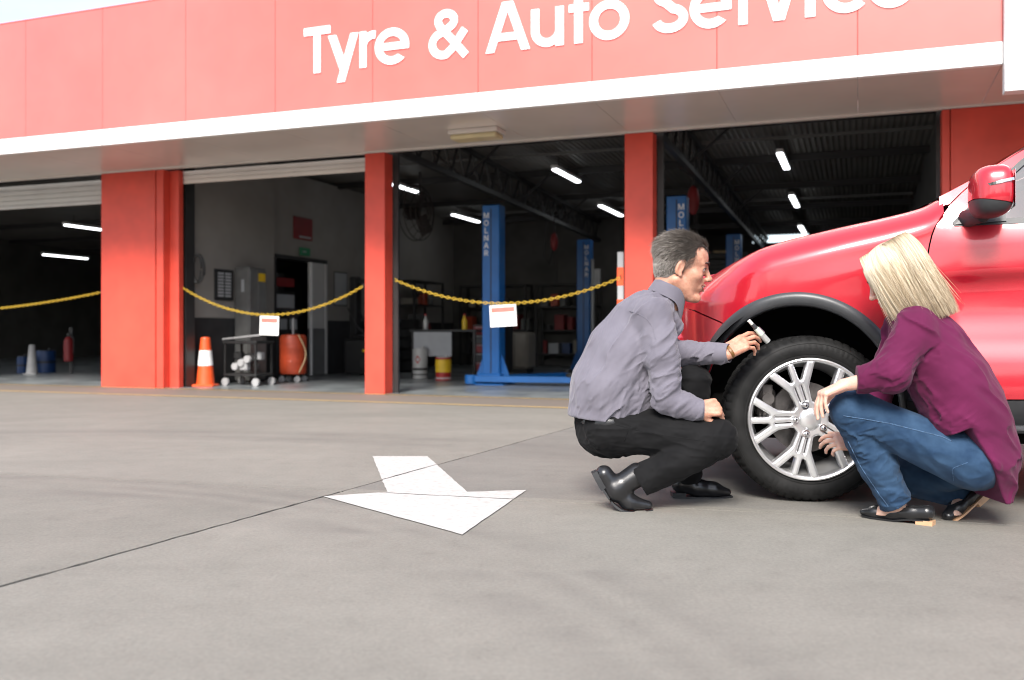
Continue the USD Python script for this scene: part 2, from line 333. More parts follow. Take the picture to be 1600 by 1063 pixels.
# the inside: walls, roof, trusses
zr = lambda t: 3.52 - 0.035 * t
def roof_sheet(s0, s1, t0, t1, pitch=0.076, dep=0.018):
    n = int((s1 - s0) / pitch); pr = []
    for k in range(n):
        a = s0 + k * pitch; pr += [(a, 0), (a + pitch * .35, 0), (a + pitch * .5, dep), (a + pitch * .85, dep)]
    pr = np.array(pr + [(s1, 0)]); v = []; m = len(pr)
    for t in (t0, t1): v += [L(s, t, zr(t) + h) for s, h in pr]
    f = [(i, i + 1, m + i + 1) for i in range(m - 1)] + [(i, m + i + 1, m + i) for i in range(m - 1)]
    return trimesh.Trimesh(np.array(v), np.array(f), process=False)
B.part('roof_sheet', roof_sheet(-16, 9, 0.06, 13.3), m_roof)
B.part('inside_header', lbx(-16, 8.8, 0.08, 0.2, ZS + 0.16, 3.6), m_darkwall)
for t in (2.2, 4.4, 6.6, 8.8, 11.0): B.part('purlin', lbx(-16, 8.9, t, t + 0.06, zr(t) - 0.11, zr(t) - 0.01), m_steel)
def truss(s):
    ch = []; n = 26; zb = lambda t: 2.93 - 0.026 * t; zt = lambda t: 3.40 - 0.034 * t
    ch += [bar(L(s, 0.22, zb(0.22)), L(s, 13, zb(13)), 0.07, 0.07), bar(L(s, 0.22, zt(0.22)), L(s, 13, zt(13)), 0.07, 0.07)]
    T = np.linspace(0.25, 13, n * 2 + 1)
    for k in range(n * 2):
        a, b = T[k], T[k + 1]
        ch.append(bar(L(s, a, zb(a) if k % 2 == 0 else zt(a)), L(s, b, zt(b) if k % 2 == 0 else zb(b)), 0.025, 0.025, up=N))
    B.part('roof_truss', cat(ch), m_steel)
    for t in (2.2, 4.4, 6.6): B.part('truss_brace', cat([bar(L(s, t, zb(t) + .03), L(s + 0.55, t, zr(t) - .08), 0.03), bar(L(s, t, zb(t) + .03), L(s - 0.55, t, zr(t) - .08), 0.03)]), m_steel)
truss(0.22); truss(3.36)
# partition between the first two bays, with its door opening
W0, W1, DZ = -3.08, -3.18, 0.94
B.part('inside_wall', lbx(W0 - 0.25, W0, 0.46, 2.38, DZ, 3.5), m_wall_grey)
B.part('dado', lbx(W0 - 0.25, W0 + 0.004, 0.46, 2.38, 0.0, DZ - .002), m_dado)
B.part('inside_wall', lbx(W1 - 0.12, W1, 2.381, 2.52, DZ, 3.3), m_wall_grey)
B.part('inside_wall', lbx(W1 - 0.12, W1, 4.02, 9.35, DZ, 3.3), m_wall_grey)
B.part('inside_wall', lbx(W1 - 0.12, W1, 2.52, 4.02, 1.95, 3.3), m_wall_grey)
B.part('dado', lbx(W1 - 0.12, W1 + 0.004, 2.381, 2.52, 0, DZ - .002), m_dado)
B.part('dado', lbx(W1 - 0.12, W1 + 0.004, 4.02, 9.35, 0, DZ - .002), m_dado)
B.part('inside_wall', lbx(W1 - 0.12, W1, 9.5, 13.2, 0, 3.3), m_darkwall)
B.part('door_frame', cat([lbx(W1 - .13, W1 + .02, 2.50, 2.56, 0, 1.91), lbx(W1 - .13, W1 + .02, 3.98, 4.04, 0, 1.91), lbx(W1 - .13, W1 + .02, 2.50, 4.04, 1.911, 1.97)]), m_steel)
m_door = mat('off_white_door', (0.42, 0.41, 0.40), 0.55, 0.05, 3)
m_grey_kick = mat('grey_kick_plate', (0.12, 0.12, 0.12), 0.5, 0.1, 5)
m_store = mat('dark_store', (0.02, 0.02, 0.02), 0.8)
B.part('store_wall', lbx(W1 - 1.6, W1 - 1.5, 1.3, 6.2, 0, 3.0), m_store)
B.part('door_leaf', lbx(W1 + 0.0, W1 + 0.045, 3.47, 3.97, 0.80, 1.90), m_door); B.part('door_edge', lbx(W1 + 0.046, W1 + .06, 3.46, 3.52, 0.02, 1.90), m_white); B.part('door_edge', lbx(W1 + 0.046, W1 + .06, 3.92, 3.98, 0.02, 1.90), m_door)
B.part('door_kick_plate', lbx(W1 + 0.0, W1 + 0.044, 3.47, 3.97, 0.02, 0.797), m_grey_kick)
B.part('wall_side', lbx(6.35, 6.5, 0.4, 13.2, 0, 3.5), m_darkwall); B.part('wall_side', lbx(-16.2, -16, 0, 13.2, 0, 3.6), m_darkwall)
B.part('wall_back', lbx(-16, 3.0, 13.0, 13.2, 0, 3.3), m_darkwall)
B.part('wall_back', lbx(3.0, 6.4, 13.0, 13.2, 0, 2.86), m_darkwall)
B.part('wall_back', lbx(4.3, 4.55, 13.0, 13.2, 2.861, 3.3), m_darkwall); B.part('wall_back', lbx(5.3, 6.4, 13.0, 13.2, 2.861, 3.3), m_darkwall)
# a closed dark roller door at the back of the middle bay, slat by slat
for k in range(22): B.part('roller_door_slat', lbx(0.75, 3.2, 9.4, 9.43, 0.02 + k * 0.1, 0.113 + k * 0.1, 0.008), m_darkshutter)
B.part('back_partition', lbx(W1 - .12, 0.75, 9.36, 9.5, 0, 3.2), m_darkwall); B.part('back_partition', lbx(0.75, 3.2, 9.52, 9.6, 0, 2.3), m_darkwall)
B.part('door_beam', lbx(0.6, 3.3, 9.3, 9.42, 2.24, 2.34), m_steel)

# sign lettering: strokes as lines given a width, in cap heights
W = 0.166
def stroke(pts, w=W): return LineString(pts).buffer(w / 2, cap_style='flat', join_style='mitre')
def arc(cx, cy, rx, ry, a0, a1, n=40): return [(cx + rx * math.cos(math.radians(a)), cy + ry * math.sin(math.radians(a))) for a in np.linspace(a0, a1, n)]
XH = 0.77; R = (XH - W) / 2; C = XH / 2
def g_T(): return unary_union([stroke([(0, 1 - W / 2), (0.66, 1 - W / 2)]), stroke([(0.33, 0), (0.33, 1)])])
def g_y(): 
    a = stroke([(0.09, XH + .1), (0.385, 0.03)]); b = stroke([(0.66, XH + .1), (0.28, -0.40)])
    return unary_union([a, b]).intersection(sbox(-1, -0.26, 2, XH))
def g_r(): return unary_union([stroke([(W / 2, 0), (W / 2, XH)]), stroke(arc(W / 2 + 0.27, XH - 0.34, 0.27, 0.25, 168, 82))])
def g_e():
    o = Point(0, 0).buffer(1, 64); ring = affinity.translate(affinity.scale(o, C + .02, C), C + .02, C).difference(affinity.translate(affinity.scale(o, C + .02 - W, C - W), C + .02, C))
    cut = Polygon([(C, C - 0.075), (2, C - 0.075), (2, C - 0.26), (C + .30, C - 0.26)])
    return unary_union([ring.difference(cut), sbox(W / 2, C - 0.075, 2 * C - .03, C + 0.075)])
def g_o(): return affinity.translate(Point(0, 0).buffer(C, 64).difference(Point(0, 0).buffer(C - W, 64)), C, C)
def g_A(): return unary_union([stroke([(0.09, -.1), (0.50, 1.08)]), stroke([(0.90, -.1), (0.49, 1.08)]), sbox(0.22, 0.22, 0.78, 0.37)]).intersection(sbox(-1, 0, 2, 1))
def g_u(): return unary_union([stroke([(W / 2, XH), (W / 2, 0.33)] + arc(0.335, 0.33, 0.335 - W / 2, 0.33 - W / 2, 180, 360)), sbox(0.67 - W, 0, 0.67, XH)])
def g_t(): return unary_union([sbox(0.11, 0, 0.11 + W, 0.98), sbox(0, XH - 0.15, 0.40, XH)])
def g_S():
    p = arc(0.33, 0.745, 0.235, 0.17, 20, 250, 30) + arc(0.33, 0.27, 0.26, 0.185, 75, -165, 34)
    return LineString(p).buffer(W / 2, cap_style='flat')
def g_v(): return unary_union([stroke([(0.07, XH + .1), (0.335, -.05)]), stroke([(0.59, XH + .1), (0.325, -.05)])]).intersection(sbox(-1, 0, 2, XH))
def g_i(): return unary_union([sbox(0, 0, W, XH), sbox(0, 0.84, W, 1.0)])
def g_c(): 
    return LineString(arc(C, C, C - W / 2, C - W / 2, 42, 318, 60)).buffer(W / 2, cap_style='flat')
def g_amp():
    w = W * 0.98
    p = [(0.86, 0.02), (0.52, 0.40), (0.27, 0.66)] + arc(0.41, 0.775, 0.185, 0.15, 205, -60, 30) + [(0.47, 0.62), (0.30, 0.53)] + arc(0.345, 0.30, 0.255, 0.23, 115, 285, 26) + [(0.56, 0.20), (0.84, 0.56)]
    return LineString(p).buffer(w / 2, cap_style='flat', join_style='round')
CAP, ZB = 0.478, 3.447
for ch, fn, s0, s1 in (('t', g_T, -0.025, 0.292), ('y', g_y, 0.268, 0.625), ('r', g_r, 0.640, 0.825), ('e', g_e, 0.818, 1.203), ('ampersand', g_amp, 1.423, 1.852),
                  ('a', g_A, 2.034, 2.489), ('u', g_u, 2.502, 2.826), ('t', g_t, 2.878, 3.071), ('o', g_o, 3.077, 3.455), ('s', g_S, 3.674, 3.993), ('e', g_e, 4.010, 4.376),
                  ('r', g_r, 4.437, 4.622), ('v', g_v, 4.625, 4.935), ('i', g_i, 4.997, 5.080), ('c', g_c, 5.138, 5.478), ('e', g_e, 5.50, 5.872)):
    p = fn(); x0, y0, x1, y1 = p.bounds; p = affinity.translate(p, -x0, 0); p = affinity.scale(p, (s1 - s0) / (x1 - x0), CAP, origin=(0, 0)); p = p.simplify(0.0008)
    B.part('sign_letter', polyextrude_vert(p, 0.012, L(s0, TF - 0.0125, ZB), U, N), m_letter)
# light fitting under the soffit
m_diff = mat('yellowed_diffuser', (0.55, 0.46, 0.27), 0.4, 0.08, 5)
# ---------------------------------------------------------------- surface and volume modelling tools
def tri_poly(poly, h, edge=None):
    """A polygon filled with an even triangle net: boundary points, inner grid, Delaunay. Returns points, faces and the boundary loops."""
    out_p, out_f, loops = [], [], []; base = 0
    for gpol in getattr(poly, 'geoms', [poly]):
        if gpol.area < 1e-7: continue
        rings = [gpol.exterior] + list(gpol.interiors); pts = []; lp = []
        for r in rings:
            c = np.array(r.segmentize(edge or h).coords[:-1]); lp.append(np.arange(len(pts), len(pts) + len(c))); pts += list(c)
        x0, y0, x1, y1 = gpol.bounds
        gx, gy = np.meshgrid(np.arange(x0, x1, h), np.arange(y0, y1, h * .866)); gx = gx + (np.arange(gx.shape[0]) % 2)[:, None] * h / 2
        import shapely
        inn = shapely.prepare(gpol) or shapely.contains_xy(gpol.buffer(-(edge or h) * .55), gx.ravel(), gy.ravel())
        P = np.vstack([np.array(pts), np.column_stack([gx.ravel(), gy.ravel()])[inn]])
        d = Delaunay(P); c = P[d.simplices].mean(1); keep = shapely.contains_xy(gpol, c[:, 0], c[:, 1]); f = d.simplices[keep]
        a_, b_ = P[f[:, 1]] - P[f[:, 0]], P[f[:, 2]] - P[f[:, 0]]; ar = a_[:, 0] * b_[:, 1] - a_[:, 1] * b_[:, 0]; f[ar < 0] = f[ar < 0][:, ::-1]; f = f[np.abs(ar) > 1e-10]
        out_p.append(P); out_f.append(f + base); loops += [l + base for l in lp]; base += len(P)
    return np.vstack(out_p), np.vstack(out_f), loops
def panel(poly, fn, h, thick=0.012, edge=None, roll=0.004):
    """A sheet-metal panel: polygon in surface coordinates mapped to space by fn(points, inset) with its edges turned inwards."""
    P, f, loops = tri_poly(poly, h, edge); V = fn(P); n = len(V); V2 = [V]; F2 = [f]
    e = 1e-4; A = fn(P + [e, 0]) - fn(P - [e, 0]); Bv = fn(P + [0, e]) - fn(P - [0, e]); nn = np.cross(A, Bv); nn /= np.linalg.norm(nn, axis=1, keepdims=True) + 1e-15
    for l in loops:
        r1 = V[l] - nn[l] * thick; V2.append(r1); k = len(l); i = np.arange(k); j = (i + 1) % k
        F2 += [np.column_stack([l[i], n + i, n + j]), np.column_stack([l[i], n + j, l[j]])]; n += k
    m = trimesh.Trimesh(np.vstack(V2), np.vstack(F2), process=False)
    return m
class Field:
    """A signed-distance grid: rounded cones, ellipsoids and boxes smoothly joined or carved, then meshed by surface nets."""
    def __init__(self, lo, hi, h):
        self.lo, self.h = np.array(lo, float), h
        self.n = np.ceil((np.array(hi) - self.lo) / h).astype(int) + 1
        self.v = np.full(self.n, 1.0, np.float32)
    def win(self, lo, hi):
        a = np.clip(np.floor((lo - self.lo) / self.h).astype(int), 0, self.n); b = np.clip(np.ceil((hi - self.lo) / self.h).astype(int) + 1, 0, self.n)
        sl = tuple(slice(x, y) for x, y in zip(a, b))
        ax = [self.lo[k] + self.h * np.arange(a[k], b[k], dtype=np.float32) for k in range(3)]
        return sl, np.meshgrid(*ax, indexing='ij', sparse=True)
    def put(self, sl, d, k, op):
        a = self.v[sl]
        if a.size == 0: return
        if op == 'add':
            hh = np.clip(0.5 + 0.5 * (a - d) / k, 0, 1); self.v[sl] = a + (d - a) * hh - k * hh * (1 - hh)
        elif op == 'cut':
            d = -d; hh = np.clip(0.5 - 0.5 * (a - d) / k, 0, 1); self.v[sl] = a + (d - a) * hh + k * hh * (1 - hh)
    def cone(self, p, q, r0, r1, k=0.02, op='add', flat=None):
        """Rounded cone p->q. flat=(axis vector, factor): the section is squeezed along that axis."""
        p, q = np.array(p, float), np.array(q, float); R = max(r0, r1) * (1.0 if flat is None else max(1.0, flat[1])) + k + 2 * self.h
        sl, (X, Y, Z) = self.win(np.minimum(p, q) - R, np.maximum(p, q) + R)
        d = q - p; L2 = d @ d + 1e-12
        x, y, z = X - p[0], Y - p[1], Z - p[2]; t = np.clip((x * d[0] + y * d[1] + z * d[2]) / L2, 0, 1)
        x, y, z = x - t * d[0], y - t * d[1], z - t * d[2]
        if flat is None: dist = np.sqrt(x * x + y * y + z * z) - (r0 + (r1 - r0) * t)
        else:
            a = np.array(flat[0], float); a /= np.linalg.norm(a); s = x * a[0] + y * a[1] + z * a[2]; w = 1 / flat[1] - 1
            x, y, z = x + a[0] * s * w, y + a[1] * s * w, z + a[2] * s * w
            dist = (np.sqrt(x * x + y * y + z * z) - (r0 + (r1 - r0) * t)) * min(1.0, flat[1])
        self.put(sl, dist.astype(np.float32), k, op)
    def ell(self, c, r, k=0.02, R=None, op='add'):
        c, r = np.array(c, float), np.array(r, float); R = np.eye(3) if R is None else np.asarray(R); m = np.abs(R) @ r + k + 2 * self.h
        sl, (X, Y, Z) = self.win(c - m, c + m); x, y, z = X - c[0], Y - c[1], Z - c[2]
        u = [(R[0, i] * x + R[1, i] * y + R[2, i] * z) / r[i] for i in range(3)]
        k0 = np.sqrt(u[0] ** 2 + u[1] ** 2 + u[2] ** 2); k1 = np.sqrt((u[0] / r[0]) ** 2 + (u[1] / r[1]) ** 2 + (u[2] / r[2]) ** 2) + 1e-9
        self.put(sl, (k0 * (k0 - 1) / k1).astype(np.float32), k, op)
    def box(self, c, r, rad, k=0.01, R=None, op='add'):
        c, r = np.array(c, float), np.array(r, float); R = np.eye(3) if R is None else np.asarray(R); m = np.abs(R) @ r + k + 2 * self.h
        sl, (X, Y, Z) = self.win(c - m, c + m); x, y, z = X - c[0], Y - c[1], Z - c[2]
        u = [np.abs(R[0, i] * x + R[1, i] * y + R[2, i] * z) - (r[i] - rad) for i in range(3)]
        d = np.sqrt(sum(np.maximum(a, 0) ** 2 for a in u)) + np.minimum(np.maximum(np.maximum(u[0], u[1]), u[2]), 0) - rad
        self.put(sl, d.astype(np.float32), k, op)
    def half(self, p, n, k=0.004):
        """Keep only the side of the plane that n points away from."""
        n = np.array(n, float); n /= np.linalg.norm(n); sl, (X, Y, Z) = self.win(self.lo, self.lo + self.h * (self.n - 1))
        self.put(sl, (-(X - p[0]) * n[0] - (Y - p[1]) * n[1] - (Z - p[2]) * n[2]).astype(np.float32), k, 'cut')
    def chain(self, pts, rs, k=0.02, op='add', flat=None):
        for a, b, r0, r1 in zip(pts[:-1], pts[1:], rs[:-1], rs[1:]): self.cone(a, b, r0, r1, k, op, flat)
    def warp(self, fn):
        """Adds fn(X, Y, Z) (metres, positive = inwards) near the surface."""
        idx = np.nonzero(np.abs(self.v) < 0.03)
        P = np.column_stack([self.lo[k] + self.h * idx[k] for k in range(3)]); self.v[idx] += fn(P).astype(np.float32)
    def mesh(self):
        v = np.pad(self.v, 1, constant_values=1.0); lo = self.lo - self.h; S = np.array(v.shape); ins = v < 0
        cnt = np.zeros(S - 1, np.int8); 
        for a, b, c in np.ndindex(2, 2, 2): cnt += ins[a:S[0] - 1 + a, b:S[1] - 1 + b, c:S[2] - 1 + c]
        I = np.column_stack(np.nonzero((cnt > 0) & (cnt < 8))); idx = np.full(S - 1, -1, np.int32); idx[tuple(I.T)] = np.arange(len(I))
        acc = np.zeros((len(I), 3)); num = np.zeros(len(I)); cs = [np.array(c) for c in np.ndindex(2, 2, 2)]
        val = [v[tuple((I + c).T)] for c in cs]
        for i, a in enumerate(cs):
            for j, b in enumerate(cs):
                if j > i and np.abs(a - b).sum() == 1:
                    x, y = val[i], val[j]; m = (x < 0) != (y < 0); t = x[m] / (x[m] - y[m]); acc[m] += a + t[:, None] * (b - a); num[m] += 1
        V = lo + self.h * (I + acc / num[:, None]); Fs = []
        for ax in range(3):
            o = [k for k in range(3) if k != ax]; s0 = [slice(None)] * 3; s1 = [slice(None)] * 3; s0[ax] = slice(0, -1); s1[ax] = slice(1, None)
            A, Bq = ins[tuple(s0)], ins[tuple(s1)]; E = np.column_stack(np.nonzero(A != Bq))
            E = E[(E[:, o[0]] > 0) & (E[:, o[1]] > 0) & (E[:, o[0]] < S[o[0]] - 1) & (E[:, o[1]] < S[o[1]] - 1)]; fl = A[tuple(E.T)]; q = []
            for da, db in ((1, 1), (0, 1), (0, 0), (1, 0)):
                C2 = E.copy(); C2[:, o[0]] -= da; C2[:, o[1]] -= db; q.append(idx[tuple(C2.T)])
            q = np.column_stack(q); flip = fl if ax != 1 else ~fl; q[~flip] = q[~flip][:, ::-1]; Fs += [q[:, [0, 1, 2]], q[:, [0, 2, 3]]]
        m = trimesh.Trimesh(V, np.vstack(Fs), process=False)
        if m.volume < 0: m.invert()
        return m
def taubin(m, n=6):
    from scipy.sparse import coo_matrix
    e = m.edges_unique; k = len(m.vertices); w = coo_matrix((np.ones(2 * len(e)), (np.r_[e[:, 0], e[:, 1]], np.r_[e[:, 1], e[:, 0]])), shape=(k, k)).tocsr()
    deg = np.maximum(np.asarray(w.sum(1)).ravel(), 1)[:, None]; v = np.array(m.vertices)
    for _ in range(n):
        v = v + 0.5 * (w @ v / deg - v); v = v - 0.52 * (w @ v / deg - v)
    return trimesh.Trimesh(v, m.faces, process=False)

# ---------------------------------------------------------------- the car
from scipy.interpolate import PchipInterpolator, CubicSpline
YC = 4.0                                                          # the near flank's plane
def paint():
    return usdkit.material(stage, '/World/Looks/red_car_paint', {
        'g': ('geometry', {}), 'v': ('noise_texture', {'scale': 900.0, 'detail': 1.0}), 'r': ('rgb_ramp', {'ramp': [(0.35, (0.36, 0.006, 0.016)), (0.65, (0.49, 0.012, 0.027))]}),
        'lw': ('layer_weight', {'blend': 0.35}), 'mx': ('mix_color', {'blend_type': 'mix', 'b': (0.50, 0.02, 0.05)}),
        'nb': ('noise_texture', {'scale': 1.6, 'detail': 1.0}), 'bp': ('bump', {'strength': 0.10, 'distance': 0.02}),
        'p': ('principled_bsdf', {'roughness': 0.32, 'metallic': 0.25, 'specular_ior_level': 0.5, 'coat_weight': 1.0, 'coat_roughness': 0.09, 'coat_ior': 1.55})},
        [('g.position', 'v.vector'), ('v.fac', 'r.fac'), ('r.color', 'p.base_color')], surface='p.BSDF')
m_car = paint()
m_black_plastic = mat('black_trim_plastic', (0.022, 0.023, 0.025), 0.45, 0.15, 8, bump=0.15, bscale=500)
m_flare = mat('grey_flare_plastic', (0.035, 0.037, 0.04), 0.38, 0.15, 6, bump=0.1, bscale=600)
m_under = mat('underbody_black', (0.005, 0.005, 0.005), 0.9, 0.3, 8, spec=0.1)
m_chrome = mat('chrome_trim', (0.75, 0.75, 0.76), 0.12, 0.03, 5, metallic=1.0)
m_alloy = mat('silver_alloy', (0.74, 0.74, 0.745), 0.27, 0.04, 8, metallic=0.80, coat=0.4)
m_lamp = usdkit.material(stage, '/World/Looks/lamp_glass', {'f': ('fresnel', {'IOR': 1.5}), 't': ('transparent_bsdf', {'color': (0.92, 0.94, 0.95)}), 'gl': ('glossy_bsdf', {'roughness': 0.03, 'color': (1, 1, 1)}), 'm': ('mix_closure', {})},
                         [('f.fac', 'm.fac'), ('t.BSDF', 'm.closure1'), ('gl.BSDF', 'm.closure2')], surface='m.closure')
m_glass = usdkit.material(stage, '/World/Looks/tinted_window', {'f': ('fresnel', {'IOR': 2.7}), 't': ('transparent_bsdf', {'color': (0.32, 0.36, 0.35)}), 'gl': ('glossy_bsdf', {'roughness': 0.02, 'color': (1, 1, 1)}), 'm': ('mix_closure', {})},
                         [('f.fac', 'm.fac'), ('t.BSDF', 'm.closure1'), ('gl.BSDF', 'm.closure2')], surface='m.closure')
m_rubber = mat('tyre_rubber', (0.011, 0.011, 0.011), 0.6, 0.35, 14, bump=0.2, bscale=300, spec=0.18)
m_disc = mat('brake_steel', (0.12, 0.11, 0.105), 0.4, 0.25, 20, metallic=0.8)

zh_s = PchipInterpolator([0.66, 0.80, 0.926, 1.055, 1.172, 1.407, 1.641, 1.794, 1.876, 2.0], [0.985, 1.03, 1.078, 1.128, 1.160, 1.218, 1.270, 1.312, 1.354, 1.40])
def nose(X): return 0.42 * np.clip((1.12 - X) / 0.46, 0, 1.2) ** 2.3
PK = np.array([0.0, 0.16, 0.30, 0.44, 0.575, 0.69, 0.80, 0.87, 0.935, 1.0, 1.08, 1.20, 1.5, 2.0])         # section parameter
def fender(P):
    """Front wing and bonnet: P = (X, q); q below 0.8 is height/zh-like, above it turns over on to the bonnet."""
    X, q = P[:, 0], P[:, 1]; zh = zh_s(X)
    z_at = np.array([0.24, 0.36, 0.47, 0.60, 0.72, 0.83, 0.93, 1.0, 1.0, 1.0, 1.0, 1.0, 1.0, 1.0])
    side_y = CubicSpline([0.0, .16, .30, .44, .575, .69, .80], [0.10, 0.045, 0.02, 0.018, 0.022, 0.018, 0.012])(np.clip(q, 0, .8))
    top = np.clip(q - 0.8, 0, None)
    zlow = 0.24 + (zh - 0.13 - 0.24) * np.clip(q, 0, 0.8) / 0.8
    s = top; ry, rz = 0.20, 0.13                                    # the rounded shoulder
    ang = np.clip(s / 0.26, 0, 1) * np.pi / 2
    y = side_y + np.where(q > .8, ry * (1 - np.cos(ang)) + np.clip(s - 0.26, 0, None), 0)
    z = np.where(q > .8, zh - 0.13 + rz * np.sin(ang) + 0.03 * np.clip((s - .26) / .7, 0, 1), zlow)
    crease = 0.010 * np.exp(-((q - 0.70) / 0.05) ** 2) * np.clip((X - 1.2) / 0.6, 0, 1)
    bulge = -0.022 * np.exp(-((X - 1.25) / 0.34) ** 2) * np.exp(-((q - 0.60) / 0.22) ** 2)
    sh = 0.07 * np.clip((z - 0.88) / 0.14, 0, 1) * np.clip((1.22 - X) / 0.56, 0, 1) ** 1.2
    return np.column_stack([X + sh, YC + 0.02 + y - crease + bulge + nose(X), z])
def q_of(X, z):                                                    # the parameter of a height on the flank
    return 0.8 * (z - 0.24) / (zh_s(X) - 0.13 - 0.24)
belt = lambda X: 1.205 + 0.06 * (X - 1.9) - 0.012 * np.clip(X - 2.3, 0, 9) ** 2
_dz = PchipInterpolator([0.22, 0.30, 0.40, 0.50, 0.60, 0.72, 0.84, 0.92, 0.955, 1.0, 1.10, 1.21, 1.24, 2.0], [0.12, 0.07, 0.015, 0.0, 0.006, 0.028, 0.046, 0.048, 0.040, 0.012, 0.014, 0.029, 0.040, 0.380])
_dp = PchipInterpolator([0.22, 0.30, 0.40, 0.50, 0.60, 0.72, 0.84, 0.92, 0.955, 1.0, 1.10, 1.21, 1.24, 2.0], [0.12, 0.07, 0.02, 0.010, 0.010, 0.014, 0.018, 0.016, 0.015, 0.014, 0.018, 0.030, 0.040, 0.380])
def flank(P):
    """Doors, quarter and greenhouse side: P = (X, z)."""
    X, z = P[:, 0], P[:, 1]; zz = z - 0.055 * np.clip(X - 1.86, 0, 1.2) * np.clip((z - .7) / .3, 0, 1) * np.clip((1.35 - z) / .2, 0, 1)
    w = np.clip((X - 1.80) / 0.16, 0, 1); w = w * w * (3 - 2 * w)
    y = _dp(zz) * (1 - w) + _dz(zz) * w
    tail = 0.25 * np.clip((X - 4.75) / 0.5, 0, 1) ** 2.2
    return np.column_stack([X, YC + 0.02 + y + tail, z])
CARX = 1.307
CA, SA = math.cos(TH), math.sin(TH)
def car_warp(V):
    """The car stands parallel to the building: turned about its front wheel, lengths and heights drawn out to match."""
    X = V[:, 0]; Xc = np.clip(X, 0.3, 2.45); k = Xc / 4.03; a = (k * 4.03 - 1.307) / (CA + SA * k); s = (4.03 - SA * a) / 4.03; a = a + (X - Xc)
    b = V[:, 1] - 4.03
    return np.column_stack([1.307 + CA * a + SA * b, 4.03 - SA * a + CA * b, EYE + (V[:, 2] - EYE) * s])
class Car(Thing):
    turn = True
    def part(self, name, mesh, *a, **k):
        if self.turn: mesh = trimesh.Trimesh(car_warp(np.asarray(mesh.vertices)), mesh.faces, process=False)
        return super().part(name, mesh, *a, **k)
car = Car('parked_car', 'glossy red four wheel drive with grey wheel arch flares and alloy wheels', 'car', (CARX, YC + 0.93, 0.0))
MIR = np.eye(4); MIR[1, 1] = -1; MIR[1, 3] = 2 * (YC + 0.95)
def far(m): m = m.copy(); m.apply_transform(MIR); m.invert(); return m
def both(name, m, material, smooth=38): car.part(name, m, material, smooth); car.part(name, far(m), material, smooth)
def ellipse_arc(cx, cz, a, b, z0, n=48):
    t0 = math.asin((z0 - cz) / b); t = np.linspace(math.pi - t0, t0, n); return np.column_stack([cx + a * np.cos(t), cz + b * np.sin(t)])
AXC, AZC = 1.240, 0.3666
def arch(cx, grow=0.0): return Polygon(list(ellipse_arc(cx, AZC, 0.452 + grow, 0.497 + grow, 0.20)) + [(cx + .44, -1), (cx - .44, -1)]).buffer(0)
seam = [(1.795, 0.30), (1.792, 0.70), (1.798, 0.95), (1.812, 1.119), (1.845, 1.22), (1.898, 1.296), (1.997, 1.393), (2.143, 1.503), (2.339, 1.616), (2.62, 1.725), (2.75, 1.742)]
sx = CubicSpline([p[1] for p in seam[:6]], [p[0] for p in seam[:6]])
seam_f = [(float(sx(z)), z) for z in np.linspace(0.30, 1.296, 24)]
gap = 0.0035
def toq(poly): return Polygon([(x, float(q_of(np.array(x), z))) for x, z in poly])
# front wing: arch cut away, bumper joint in front, door seam behind
bump_line = [(0.66, 0.875), (0.75, 0.845), (0.89, 0.792), (0.97, 0.752)]
wing = Polygon([(0.66, 0.86 + gap)] + [(x, z + gap) for x, z in bump_line[1:]] + [(1.05, 0.70), (1.2, 0.24)] + [(1.3, 0.24)] + [(x - gap, z) for x, z in seam_f if z < 1.25] + [(1.862 - gap, 1.262), (1.876, 1.295)])
qtop = 1.10
wq = Polygon([(x, float(q_of(np.array(x), z))) for x, z in np.array(LineString(list(wing.exterior.coords)[:-1]).segmentize(0.02).coords)] + [(1.876, qtop), (0.66, qtop)]).buffer(0)
arch_q = Polygon([(x, float(q_of(np.array(np.clip(x, .67, 1.9)), z))) for x, z in np.array(arch(AXC).exterior.segmentize(0.02).coords)]).buffer(0)
both('front_wing', panel(wq.difference(arch_q), fender, 0.016), m_car)
bon = sbox(0.66, qtop + 0.004, 1.86, 1.745)
car.part('bonnet', cat([panel(bon, fender, 0.04), far(panel(bon, fender, 0.04))]), m_car, 38)
bq = Polygon([(x, float(q_of(np.array(x), z))) for x, z in np.array(LineString([(0.66, 0.52)] + [(x, z - gap) for x, z in bump_line[::1]][0:0] + [(1.0, 0.52), (1.05, 0.69)] + [(x, z - gap) for x, z in bump_line[::-1]]).segmentize(0.02).coords)]).buffer(0).difference(arch_q)
both('bumper_corner', panel(bq, fender, 0.016), m_car)
bl = Polygon([(x, float(q_of(np.array(x), z))) for x, z in np.array(LineString([(0.66, 0.26), (1.0, 0.26), (1.0, 0.512), (0.66, 0.512)]).segmentize(0.02).coords)]).buffer(0).difference(arch_q)
both('bumper_valance', panel(bl, fender, 0.016), m_black_plastic)
yn = float(nose(np.array([0.66]))[0]) + YC + 0.04
car.part('bumper_face', bx(0.64, 0.70, yn - .02, 2 * (YC + .95) - yn + .02, 0.50, 0.74, 0.02), m_car); car.part('bumper_top', bar((0.67, YC + .95, 0.73), (0.72, YC + .95, 0.835), 2 * (YC + .93 - yn), 0.03), m_car); car.part('bumper_intake', bx(0.63, 0.70, yn, 2 * (YC + .95) - yn, 0.26, 0.498, 0.02), m_black_plastic)
car.part('grille', bx(0.70, 0.76, yn + .05, 2 * (YC + .95) - yn - .05, 0.835, 0.985, 0.015), m_black_plastic)
for k in range(3): car.part('grille_bar', bx(0.690, 0.705, yn + .06, 2 * (YC + .95) - yn - .06, 0.85 + k * .045, 0.868 + k * .045, 0.004), m_chrome)
